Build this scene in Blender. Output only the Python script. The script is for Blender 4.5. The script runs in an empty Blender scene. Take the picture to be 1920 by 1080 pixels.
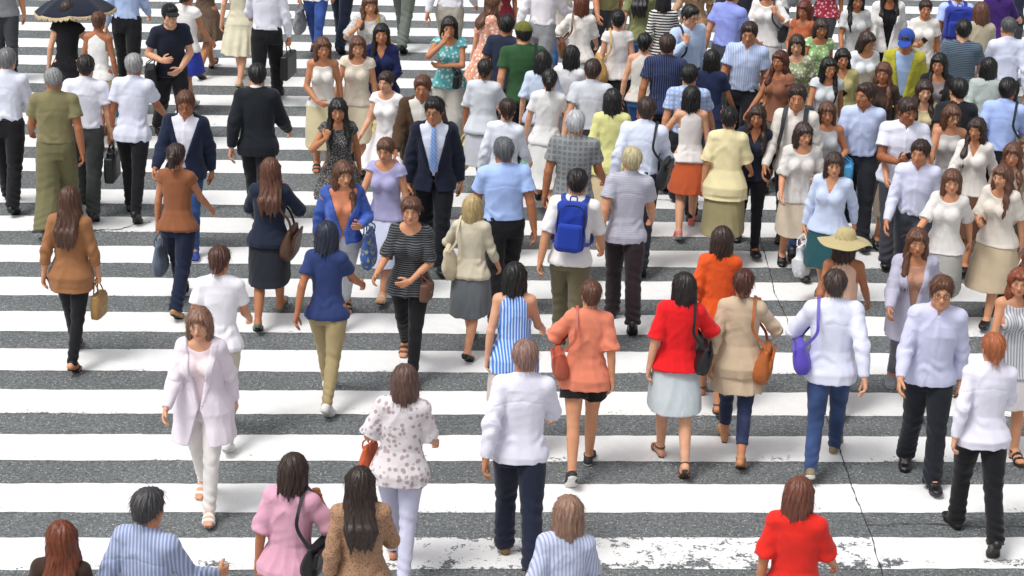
import bpy, math, random, time
import numpy as np
from mathutils import Vector, Matrix
T0 = time.time()
SC = bpy.context.scene
COL = SC.collection
rad = math.radians
V3 = lambda *a: np.array(a, dtype=np.float64)
def nrm(v):
    v = np.asarray(v, float); return v/(np.linalg.norm(v)+1e-12)
def lin(hexs):
    h = hexs.lstrip('#'); o = []
    for i in (0, 2, 4):
        c = int(h[i:i+2], 16)/255
        o.append(c/12.92 if c <= .04045 else ((c+.055)/1.055)**2.4)
    return tuple(o)

# ------------------------------------------------------------------ camera
FPX, PITCH, ROLL, CAMH = 4000.0, rad(20.886), rad(1.835), 7.373
STRIPE_TAN = -0.0695
def pix_ray(px, py):
    u = (px-960)/FPX; v = -(py-540)/FPX
    c, s = math.cos(ROLL), math.sin(ROLL)
    u, v = c*u-s*v, s*u+c*v
    return u, math.cos(PITCH)+v*math.sin(PITCH), -math.sin(PITCH)+v*math.cos(PITCH)
def at(px, py, z=0.0):
    d = pix_ray(px, py); t = (z-CAMH)/d[2]
    return d[0]*t, d[1]*t
cam = bpy.data.cameras.new('camera'); co = bpy.data.objects.new('camera', cam); COL.objects.link(co)
cam.sensor_width = 36.0; cam.lens = 36.0*FPX/1920.0; cam.clip_start = .5; cam.clip_end = 2000
_c, _s = math.cos(ROLL), math.sin(ROLL)
_r0 = Vector((1, 0, 0)); _u0 = Vector((0, math.sin(PITCH), math.cos(PITCH))); _f = Vector((0, math.cos(PITCH), -math.sin(PITCH)))
_r = _c*_r0+_s*_u0; _u = -_s*_r0+_c*_u0
co.matrix_world = Matrix(((_r.x, _u.x, -_f.x, 0), (_r.y, _u.y, -_f.y, 0), (_r.z, _u.z, -_f.z, CAMH), (0, 0, 0, 1)))
SC.camera = co

# ------------------------------------------------------------------ mesh helpers
def new_mesh(name, verts, faces, mat=None, smooth=True):
    me = bpy.data.meshes.new(name)
    verts = np.asarray(verts, np.float32)
    if isinstance(faces, np.ndarray):
        n, k = faces.shape
        me.vertices.add(len(verts)); me.vertices.foreach_set('co', verts.ravel())
        me.loops.add(n*k); me.loops.foreach_set('vertex_index', faces.astype(np.int32).ravel())
        me.polygons.add(n); me.polygons.foreach_set('loop_start', np.arange(0, n*k, k, dtype=np.int32))
        me.update(calc_edges=True)
    else:
        me.from_pydata([tuple(map(float, v)) for v in verts], [], faces); me.update()
    if smooth: me.polygons.foreach_set('use_smooth', np.ones(len(me.polygons), bool))
    if mat: me.materials.append(mat)
    return me
def link(name, me, parent=None):
    o = bpy.data.objects.new(name, me); COL.objects.link(o)
    if parent: o.parent = parent
    return o
def tag(o, label, cat, group=None, kind=None):
    if label: o['label'] = label
    if cat: o['category'] = cat
    if group: o['group'] = group
    if kind: o['kind'] = kind
    return o

# ------------------------------------------------------------------ distance-field surfaces
class Field:
    def __init__(s): s.ops = []; s.cuts = []
    def cone(s, a, b, rs, k=.015, ts=None, off=0.0, clip=None):
        a = np.asarray(a, float); b = np.asarray(b, float); rs = np.atleast_1d(np.asarray(rs, float))+off
        if len(rs) == 1: rs = np.repeat(rs, 2)
        if ts is None: ts = np.linspace(0, 1, len(rs))
        m = rs.max(); ab = b-a; L2 = float(ab@ab)+1e-12
        def fn(X, Y, Z):
            x = X-a[0]; y = Y-a[1]; z = Z-a[2]
            t = np.clip((x*ab[0]+y*ab[1]+z*ab[2])/L2, 0, 1)
            if len(rs) == 2: r = rs[0]+(rs[1]-rs[0])*t
            else: r = np.interp(t, ts, rs).astype(np.float32)
            d = np.sqrt((x-t*ab[0])**2+(y-t*ab[1])**2+(z-t*ab[2])**2)-r
            if clip is not None:
                c, q = clip; d = np.maximum(d, (X-c[0])*q[0]+(Y-c[1])*q[1]+(Z-c[2])*q[2])
            return d
        s.ops.append((fn, np.minimum(a, b)-m, np.maximum(a, b)+m, 'u', k)); return s
    def ell(s, c, radii, R=None, k=.015, op='u'):
        c = np.asarray(c, float); q = np.asarray(radii, float); R = np.eye(3) if R is None else R
        e = np.sqrt(((R*q[None, :])**2).sum(1))
        def fn(X, Y, Z):
            x = X-c[0]; y = Y-c[1]; z = Z-c[2]
            u = (x*R[0, 0]+y*R[1, 0]+z*R[2, 0])/q[0]; v = (x*R[0, 1]+y*R[1, 1]+z*R[2, 1])/q[1]; w = (x*R[0, 2]+y*R[1, 2]+z*R[2, 2])/q[2]
            l = np.sqrt(u*u+v*v+w*w)
            g = np.sqrt((u/q[0])**2+(v/q[1])**2+(w/q[2])**2)+1e-9
            return l*(l-1)/g
        s.ops.append((fn, c-e, c+e, op, k)); return s
    def box(s, c, half, R=None, r=.02, k=.01, op='u'):
        c = np.asarray(c, float); h = np.asarray(half, float); R = np.eye(3) if R is None else R
        e = (np.abs(R)*h[None, :]).sum(1)
        def fn(X, Y, Z):
            x = X-c[0]; y = Y-c[1]; z = Z-c[2]
            u = np.abs(x*R[0, 0]+y*R[1, 0]+z*R[2, 0])-h[0]+r; v = np.abs(x*R[0, 1]+y*R[1, 1]+z*R[2, 1])-h[1]+r; w = np.abs(x*R[0, 2]+y*R[1, 2]+z*R[2, 2])-h[2]+r
            return np.sqrt(np.maximum(u, 0)**2+np.maximum(v, 0)**2+np.maximum(w, 0)**2)+np.minimum(np.maximum(np.maximum(u, v), w), 0)-r
        s.ops.append((fn, c-e, c+e, op, k)); return s
    def stack(s, o, R, z, a, b, yc, xc=None, n=2.3, k=.02, pleat=None, lo=None, hi=None):
        o = np.asarray(o, float); z = np.asarray(z, float); a = np.asarray(a, float); b = np.asarray(b, float); yc = np.asarray(yc, float)
        xc = np.zeros_like(z) if xc is None else np.asarray(xc, float)
        lo = z[0] if lo is None else lo; hi = z[-1] if hi is None else hi
        zz = [lo, hi]; A = np.max(a)*1.15+np.max(np.abs(xc)); Bm = np.max(b)*1.15
        cs = np.array([R@np.array([x, y, w]) for x in (-A, A) for y in (yc.min()-Bm, yc.max()+Bm) for w in zz])+o
        def fn(X, Y, Z):
            x = X-o[0]; y = Y-o[1]; w = Z-o[2]
            lx = x*R[0, 0]+y*R[1, 0]+w*R[2, 0]; ly = x*R[0, 1]+y*R[1, 1]+w*R[2, 1]; lz = x*R[0, 2]+y*R[1, 2]+w*R[2, 2]
            lz = np.broadcast_to(lz, np.broadcast_shapes(lx.shape, ly.shape, lz.shape))
            aa = np.interp(lz, z, a).astype(np.float32); bb = np.interp(lz, z, b).astype(np.float32); cc = np.interp(lz, z, yc).astype(np.float32); xx = np.interp(lz, z, xc).astype(np.float32)
            lx = lx-xx; ly = ly-cc
            if pleat:
                th = np.arctan2(ly/bb, lx/aa); g = np.clip((pleat[2]-lz)/pleat[3], 0, 1)
                m = 1+pleat[1]*g*np.sin(pleat[0]*th+1.3*np.sin(2*th+pleat[4]))
                aa = aa*m; bb = bb*m
            q = (np.abs(lx/aa)**n+np.abs(ly/bb)**n)**(1/n)
            d = (q-1)*np.minimum(aa, bb)
            return np.maximum(np.maximum(d, lz-hi), lo-lz)
        s.ops.append((fn, cs.min(0), cs.max(0), 'u', k)); return s
    def cut(s, fn): s.cuts.append(fn); return s
    def mesh(s, h):
        pos = [o for o in s.ops if o[3] == 'u']
        lo = np.min([o[1] for o in pos], 0)-2.5*h-.012; hi = np.max([o[2] for o in pos], 0)+2.5*h+.012
        n = np.ceil((hi-lo)/h).astype(int)+1
        ax = [(lo[i]+h*np.arange(n[i])).astype(np.float32) for i in range(3)]
        D = np.full(n, .2, np.float32)
        for fn, a, b, op, k in s.ops:
            m = k+2.2*h
            i0 = np.clip(((a-m-lo)/h).astype(int), 0, n-1); i1 = np.clip(np.ceil((b+m-lo)/h).astype(int)+1, 1, n)
            sl = tuple(slice(i0[j], i1[j]) for j in range(3))
            X = ax[0][sl[0]][:, None, None]; Y = ax[1][sl[1]][None, :, None]; Z = ax[2][sl[2]][None, None, :]
            d = fn(X, Y, Z).astype(np.float32); E = D[sl]
            if op == 'u':
                g = np.maximum(k-np.abs(E-d), 0)/k; D[sl] = np.minimum(E, d)-g*g*k*.25
            else:
                d = -d; g = np.maximum(k-np.abs(E-d), 0)/k; D[sl] = np.maximum(E, d)+g*g*k*.25
        X = ax[0][:, None, None]; Y = ax[1][None, :, None]; Z = ax[2][None, None, :]
        for fn in s.cuts: D = np.maximum(D, fn(X, Y, Z).astype(np.float32))
        D[0], D[-1] = .2, .2; D[:, 0], D[:, -1] = .2, .2; D[:, :, 0], D[:, :, -1] = .2, .2
        return nets(D, h, lo)
CORN = [(0, 0, 0), (1, 0, 0), (0, 1, 0), (1, 1, 0), (0, 0, 1), (1, 0, 1), (0, 1, 1), (1, 1, 1)]
EDG = [(0, 1), (2, 3), (4, 5), (6, 7), (0, 2), (1, 3), (4, 6), (5, 7), (0, 4), (1, 5), (2, 6), (3, 7)]
def nets(D, h, lo):
    S = (D < 0).view(np.uint8); n = np.array(D.shape)-1
    c = np.zeros(tuple(n), np.uint8)
    for i, j, k in CORN: c += S[i:i+n[0], j:j+n[1], k:k+n[2]]
    ci = np.argwhere((c > 0) & (c < 8))
    if len(ci) == 0: return np.zeros((0, 3)), np.zeros((0, 4), int)
    idx = np.full(tuple(n), -1, np.int32); idx[tuple(ci.T)] = np.arange(len(ci))
    val = np.stack([D[ci[:, 0]+i, ci[:, 1]+j, ci[:, 2]+k] for i, j, k in CORN], 1)
    P = np.zeros((len(ci), 3)); cnt = np.zeros(len(ci)); C = np.array(CORN, float)
    for a, b in EDG:
        va, vb = val[:, a], val[:, b]; m = (va < 0) != (vb < 0)
        t = np.where(m, va/np.where(m, va-vb, 1), 0)
        P += m[:, None]*(C[a]+t[:, None]*(C[b]-C[a])); cnt += m
    P = (P/cnt[:, None]+ci)*h+lo
    F = []
    for axn in range(3):
        sl0 = [slice(None)]*3; sl1 = [slice(None)]*3; sl0[axn] = slice(0, -1); sl1[axn] = slice(1, None)
        s0 = S[tuple(sl0)]; s1 = S[tuple(sl1)]
        e = np.argwhere(s0 != s1)
        inside = s0[tuple(e.T)] == 1
        u, v = (axn+1) % 3, (axn+2) % 3
        q = []
        for du, dv in ((-1, -1), (0, -1), (0, 0), (-1, 0)):
            p = e.copy(); p[:, u] += du; p[:, v] += dv; q.append(p)
        ok = np.ones(len(e), bool)
        for p in q: ok &= ((p >= 0) & (p < n)).all(1)
        f = np.stack([idx[tuple(p[ok].T)] for p in q], 1); ins = inside[ok]
        f[~ins] = f[~ins][:, ::-1]
        F.append(f)
    F = np.concatenate(F); F = F[(F >= 0).all(1)]
    return P, F
def vnormals(P, F):
    fn = np.cross(P[F[:, 2]]-P[F[:, 0]], P[F[:, 3]]-P[F[:, 1]])
    N = np.zeros_like(P)
    for i in range(3):
        N[:, i] = sum(np.bincount(F[:, j], weights=fn[:, i], minlength=len(P)) for j in range(4))
    return N/(np.linalg.norm(N, axis=1)[:, None]+1e-12)
def relax(P, F, it=1, w=.5):
    for _ in range(it):
        A = np.zeros_like(P); c = np.zeros(len(P))
        for j in range(4):
            a, b = F[:, j], F[:, (j+1) % 4]
            for i in range(3): A[:, i] += np.bincount(a, weights=P[b, i], minlength=len(P))
            c += np.bincount(a, minlength=len(P))
        P = P+w*(A/np.maximum(c, 1)[:, None]-P)
    return P
def folds(P, F, amp, seed, fr=(9, 34), tilt=1.0, sharp=True):
    """soft drapery: a few long slanting ridges plus weaker fine creases, moved along the normals"""
    r = np.random.RandomState(seed); N = vnormals(P, F); d = np.zeros(len(P))
    for i in range(6):
        f = r.uniform(*fr) if i < 4 else r.uniform(fr[1], fr[1]*1.9)
        k = np.array([r.normal()*tilt, r.normal()*tilt, 1.0]); k = k/np.linalg.norm(k)*f
        k2 = r.normal(size=3)*7
        w = np.sin(P@k+1.6*np.sin(P@k2+r.uniform(0, 6))+r.uniform(0, 6))
        if i % 2: w = 1-2*np.abs(w)**.85
        g = np.clip(.35+.65*np.sin(P@(r.normal(size=3)*8)+r.uniform(0, 6)), 0, 1)
        d += w*g*f**-.6
    d *= amp/(np.std(d)+1e-9)
    return P+N*np.clip(d, -2.0*amp, 2.4*amp)[:, None]
def tube(pts, r, nseg=8):
    """polyline tube"""
    pts = [np.asarray(p, float) for p in pts]; n = len(pts); V = []; Fq = []
    up = V3(.31, .2, .93)
    for i, p in enumerate(pts):
        t = nrm(pts[min(i+1, n-1)]-pts[max(i-1, 0)]); a = nrm(np.cross(t, up)); b = np.cross(t, a)
        rr = r[i] if hasattr(r, '__len__') else r
        for j in range(nseg):
            q = 2*math.pi*j/nseg; V.append(p+rr*(math.cos(q)*a+math.sin(q)*b))
    for i in range(n-1):
        for j in range(nseg):
            k = (j+1) % nseg; Fq.append((i*nseg+j, i*nseg+k, (i+1)*nseg+k, (i+1)*nseg+j))
    Fq.append(tuple(range(nseg))[::-1]); Fq.append(tuple(range((n-1)*nseg, n*nseg)))
    return V, Fq
def ribbon(pts, outs, w, th):
    """flat strap along pts; outs = outward direction at each point"""
    pts = [np.asarray(p, float) for p in pts]; n = len(pts); V = []; Fq = []
    for i, p in enumerate(pts):
        t = nrm(pts[min(i+1, n-1)]-pts[max(i-1, 0)]); o = nrm(outs[i]); o = nrm(o-t*(o@t)); s = np.cross(t, o)
        for a, b in ((-1, 0), (1, 0), (1, 1), (-1, 1)): V.append(p+s*a*w/2+o*b*th)
    for i in range(n-1):
        for j in range(4):
            k = (j+1) % 4; Fq.append((i*4+j, i*4+k, (i+1)*4+k, (i+1)*4+j))
    Fq.append((3, 2, 1, 0)); Fq.append(tuple(range((n-1)*4, n*4)))
    return V, Fq
def smoothline(pts, n=8):
    pts = [np.asarray(p, float) for p in pts]; out = []
    P = [2*pts[0]-pts[1]]+pts+[2*pts[-1]-pts[-2]]
    for i in range(1, len(P)-2):
        for j in range(n):
            t = j/n; a, b, c, d = P[i-1], P[i], P[i+1], P[i+2]
            out.append(.5*((2*b)+(c-a)*t+(2*a-5*b+4*c-d)*t*t+(3*b-a-3*c+d)*t**3))
    out.append(pts[-1]); return out

# ------------------------------------------------------------------ materials
MATS = {}
def nodes(name):
    m = bpy.data.materials.new(name); m.use_nodes = True; nt = m.node_tree; b = nt.nodes['Principled BSDF']
    def N(t, **kw):
        nd = nt.nodes.new(t)
        for k, v in kw.items():
            if k.startswith('i_'): nd.inputs[k[2:].replace('_', ' ')].default_value = v
            elif k[0] == 'n' and k[1:].isdigit(): nd.inputs[int(k[1:])].default_value = v
            else: setattr(nd, k, v)
        return nd
    L = lambda a, b_: nt.links.new(a, b_)
    return m, b, N, L
def ramp(N, L, src, stops):
    r = N('ShaderNodeValToRGB'); e = r.color_ramp.elements
    while len(e) < len(stops): e.new(.5)
    for i, (p, c) in enumerate(stops):
        e[i].position = p; e[i].color = (c, c, c, 1) if not hasattr(c, '__len__') else tuple(c)+((1,) if len(c) == 3 else ())
    L(src, r.inputs[0]); return r.outputs[0]
def mixc(N, L, fac, a, b, blend='MIX'):
    m = N('ShaderNodeMix', data_type='RGBA', blend_type=blend)
    for s, v in ((0, fac), (6, a), (7, b)):
        if hasattr(v, 'links') or hasattr(v, 'is_linked'): L(v, m.inputs[s])
        else: m.inputs[s].default_value = v if not hasattr(v, '__len__') else tuple(v)+((1,) if len(v) == 3 else ())
    return m.outputs[2]
def mth(N, L, op, a, b=None, c=None, clamp=False):
    m = N('ShaderNodeMath', operation=op, use_clamp=clamp)
    for i, v in enumerate((a, b, c)):
        if v is None: continue
        if hasattr(v, 'is_linked'): L(v, m.inputs[i])
        else: m.inputs[i].default_value = v
    return m.outputs[0]
def fabric(color, pattern=None, color2=None, rough=.88, denim=False):
    key = ('f', color, pattern, color2, rough)
    if key in MATS: return MATS[key]
    m, b, N, L = nodes('fabric'); MATS[key] = m
    tc = N('ShaderNodeTexCoord'); obj = tc.outputs['Object']
    c1 = lin(color); c2 = lin(color2) if color2 else None
    ns = N('ShaderNodeTexNoise', i_Scale=9.0, i_Detail=4.0); L(obj, ns.inputs['Vector'])
    base = mixc(N, L, 1.0, c1, ramp(N, L, ns.outputs[0], [(.3, .90), (.7, 1.0)]), 'MULTIPLY')
    sx = N('ShaderNodeSeparateXYZ'); L(obj, sx.inputs[0])
    def bands(sock, freq, duty):
        w = mth(N, L, 'SINE', mth(N, L, 'MULTIPLY', sock, freq))
        return ramp(N, L, mth(N, L, 'MULTIPLY_ADD', w, .5, .5), [(max(0, duty-.06), 0.0), (min(1, duty+.06), 1.0)])
    if pattern == 'hstripe': base = mixc(N, L, bands(sx.outputs[2], 2*math.pi/.036, .5), base, c2)
    elif pattern == 'hfine': base = mixc(N, L, bands(sx.outputs[2], 2*math.pi/.020, .55), base, c2)
    elif pattern == 'vstripe': base = mixc(N, L, bands(mth(N, L, 'ADD', sx.outputs[0], mth(N, L, 'MULTIPLY', sx.outputs[1], .35)), 2*math.pi/.024, .62), base, c2)
    elif pattern == 'dstripe': base = mixc(N, L, bands(mth(N, L, 'ADD', sx.outputs[0], mth(N, L, 'MULTIPLY', sx.outputs[2], .8)), 2*math.pi/.03, .75), base, c2)
    elif pattern == 'check':
        a_ = bands(sx.outputs[2], 2*math.pi/.05, .72); b_ = bands(sx.outputs[0], 2*math.pi/.05, .72)
        base = mixc(N, L, mth(N, L, 'MAXIMUM', a_, b_), base, c2)
    elif pattern in ('floral', 'dots', 'lace'):
        vo = N('ShaderNodeTexVoronoi', i_Scale={'floral': 22.0, 'dots': 55.0, 'lace': 70.0}[pattern]); L(obj, vo.inputs['Vector'])
        n2 = N('ShaderNodeTexNoise', i_Scale=60.0); L(obj, n2.inputs['Vector'])
        d = mth(N, L, 'ADD', vo.outputs['Distance'], mth(N, L, 'MULTIPLY_ADD', n2.outputs[0], .35, -.17))
        base = mixc(N, L, ramp(N, L, d, [(.30, 1.0), (.42, 0.0)]), base, c2)
    elif pattern == 'denim':
        n2 = N('ShaderNodeTexNoise', i_Scale=5.0, i_Detail=6.0); L(obj, n2.inputs['Vector'])
        n3 = N('ShaderNodeTexNoise', i_Scale=220.0, i_Detail=2.0); L(obj, n3.inputs['Vector'])
        f = mth(N, L, 'MULTIPLY', ramp(N, L, n2.outputs[0], [(.42, 0.0), (.7, .7)]), ramp(N, L, n3.outputs[0], [(.3, .4), (.7, 1.0)]))
        base = mixc(N, L, f, base, c2 or tuple(min(1, c*2.6+.02) for c in c1))
    L(base, b.inputs['Base Color'])
    b.inputs['Roughness'].default_value = rough
    b.inputs['Specular IOR Level'].default_value = .25
    b.inputs['Sheen Weight'].default_value = .12; b.inputs['Sheen Roughness'].default_value = .5
    wv = N('ShaderNodeTexNoise', i_Scale=260.0, i_Detail=2.0); L(obj, wv.inputs['Vector'])
    mp = N('ShaderNodeMapping'); mp.inputs['Scale'].default_value = (1, 1, .55); L(obj, mp.inputs[0])
    w2 = N('ShaderNodeTexNoise', i_Scale=8.0, i_Detail=2.0, i_Roughness=.45, i_Distortion=1.0); L(mp.outputs[0], w2.inputs['Vector'])
    h = mth(N, L, 'ADD', mth(N, L, 'MULTIPLY', wv.outputs[0], .12), w2.outputs[0])
    bu = N('ShaderNodeBump', i_Strength=.40, i_Distance=.014); L(h, bu.inputs['Height']); L(bu.outputs[0], b.inputs['Normal'])
    return m
def leather(color, rough=.45):
    key = ('l', color, rough)
    if key in MATS: return MATS[key]
    m, b, N, L = nodes('leather'); MATS[key] = m
    tc = N('ShaderNodeTexCoord'); ns = N('ShaderNodeTexNoise', i_Scale=14.0, i_Detail=5.0); L(tc.outputs['Object'], ns.inputs['Vector'])
    L(mixc(N, L, 1.0, lin(color), ramp(N, L, ns.outputs[0], [(.3, .75), (.7, 1.0)]), 'MULTIPLY'), b.inputs['Base Color'])
    b.inputs['Roughness'].default_value = rough
    vo = N('ShaderNodeTexVoronoi', i_Scale=240.0); L(tc.outputs['Object'], vo.inputs['Vector'])
    bu = N('ShaderNodeBump', i_Strength=.2, i_Distance=.004); L(mth(N, L, 'ADD', vo.outputs[0], mth(N, L, 'MULTIPLY', ns.outputs[0], 4.0)), bu.inputs['Height']); L(bu.outputs[0], b.inputs['Normal'])
    return m
def hairmat(color):
    key = ('h', color)
    if key in MATS: return MATS[key]
    m, b, N, L = nodes('hair'); MATS[key] = m
    tc = N('ShaderNodeTexCoord'); mp = N('ShaderNodeMapping'); mp.inputs['Scale'].default_value = (1, 1, .12); L(tc.outputs['Object'], mp.inputs[0])
    ns = N('ShaderNodeTexNoise', i_Scale=170.0, i_Detail=4.0); L(mp.outputs[0], ns.inputs['Vector'])
    n2 = N('ShaderNodeTexNoise', i_Scale=45.0, i_Detail=3.0); L(mp.outputs[0], n2.inputs['Vector'])
    c = lin(color); f = mth(N, L, 'MULTIPLY', mth(N, L, 'ADD', ns.outputs[0], n2.outputs[0]), .5)
    L(mixc(N, L, ramp(N, L, f, [(.35, 0.0), (.65, 1.0)]), tuple(x*.72 for x in c), tuple(min(1, x*1.28+.003) for x in c)), b.inputs['Base Color'])
    b.inputs['Roughness'].default_value = .42; b.inputs['Specular IOR Level'].default_value = .5
    bu = N('ShaderNodeBump', i_Strength=.8, i_Distance=.006); L(f, bu.inputs['Height']); L(bu.outputs[0], b.inputs['Normal'])
    return m
def skinmat(tone):
    key = ('s', tone)
    if key in MATS: return MATS[key]
    m, b, N, L = nodes('skin'); MATS[key] = m
    tc = N('ShaderNodeTexCoord'); ns = N('ShaderNodeTexNoise', i_Scale=16.0, i_Detail=4.0); L(tc.outputs['Object'], ns.inputs['Vector'])
    c = lin(tone)
    base = mixc(N, L, ramp(N, L, ns.outputs[0], [(.3, 0.0), (.7, 1.0)]), c, (c[0]*.92, c[1]*.80, c[2]*.74))
    at_ = N('ShaderNodeAttribute', attribute_name='mask'); sp = N('ShaderNodeSeparateColor'); L(at_.outputs['Color'], sp.inputs[0])
    base = mixc(N, L, sp.outputs[0], base, (c[0]*.72, c[1]*.36, c[2]*.36))
    base = mixc(N, L, sp.outputs[2], base, (.62, .6, .57))
    base = mixc(N, L, sp.outputs[1], base, (.012, .009, .008))
    L(base, b.inputs['Base Color'])
    b.inputs['Roughness'].default_value = .56; b.inputs['Specular IOR Level'].default_value = .35
    b.inputs['Subsurface Weight'].default_value = .12; b.inputs['Subsurface Radius'].default_value = (.012, .005, .003); b.inputs['Subsurface Scale'].default_value = .6
    bu = N('ShaderNodeBump', i_Strength=.15, i_Distance=.004); n2 = N('ShaderNodeTexNoise', i_Scale=120.0, i_Detail=2.0); L(tc.outputs['Object'], n2.inputs['Vector']); L(n2.outputs[0], bu.inputs['Height']); L(bu.outputs[0], b.inputs['Normal'])
    return m
def plain(name, color, rough=.5, metal=0.0):
    key = ('p', name, color, rough)
    if key in MATS: return MATS[key]
    m, b, N, L = nodes(name); MATS[key] = m
    tc = N('ShaderNodeTexCoord'); ns = N('ShaderNodeTexNoise', i_Scale=20.0, i_Detail=4.0); L(tc.outputs['Object'], ns.inputs['Vector'])
    L(mixc(N, L, 1.0, lin(color), ramp(N, L, ns.outputs[0], [(.3, .85), (.7, 1.0)]), 'MULTIPLY'), b.inputs['Base Color'])
    b.inputs['Roughness'].default_value = rough; b.inputs['Metallic'].default_value = metal
    return m
# ------------------------------------------------------------------ the human figure
def rotx(a): c, s = math.cos(a), math.sin(a); return np.array([[1, 0, 0], [0, c, -s], [0, s, c]])
def roty(a): c, s = math.cos(a), math.sin(a); return np.array([[c, 0, s], [0, 1, 0], [-s, 0, c]])
def rotz(a): c, s = math.cos(a), math.sin(a); return np.array([[c, -s, 0], [s, c, 0], [0, 0, 1]])
THIGH, SHANK, ANK = .425, .405, .075
ZS = np.array([.80, .88, .97, 1.06, 1.15, 1.25, 1.33, 1.39, 1.43, 1.465, 1.49])-.905
MALE = (np.array([.150, .170, .160, .148, .156, .170, .176, .166, .120, .068, .058]), np.array([.105, .116, .108, .102, .108, .117, .112, .092, .078, .064, .058]), np.array([.012, .012, .004, 0, 0, .002, .008, .014, .016, .016, .014]))
FEM = (np.array([.155, .176, .154, .127, .133, .148, .155, .146, .098, .056, .049]), np.array([.108, .120, .098, .088, .092, .100, .098, .082, .068, .054, .050]), np.array([.016, .016, .006, 0, .002, .006, .012, .016, .016, .016, .014]))
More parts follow.
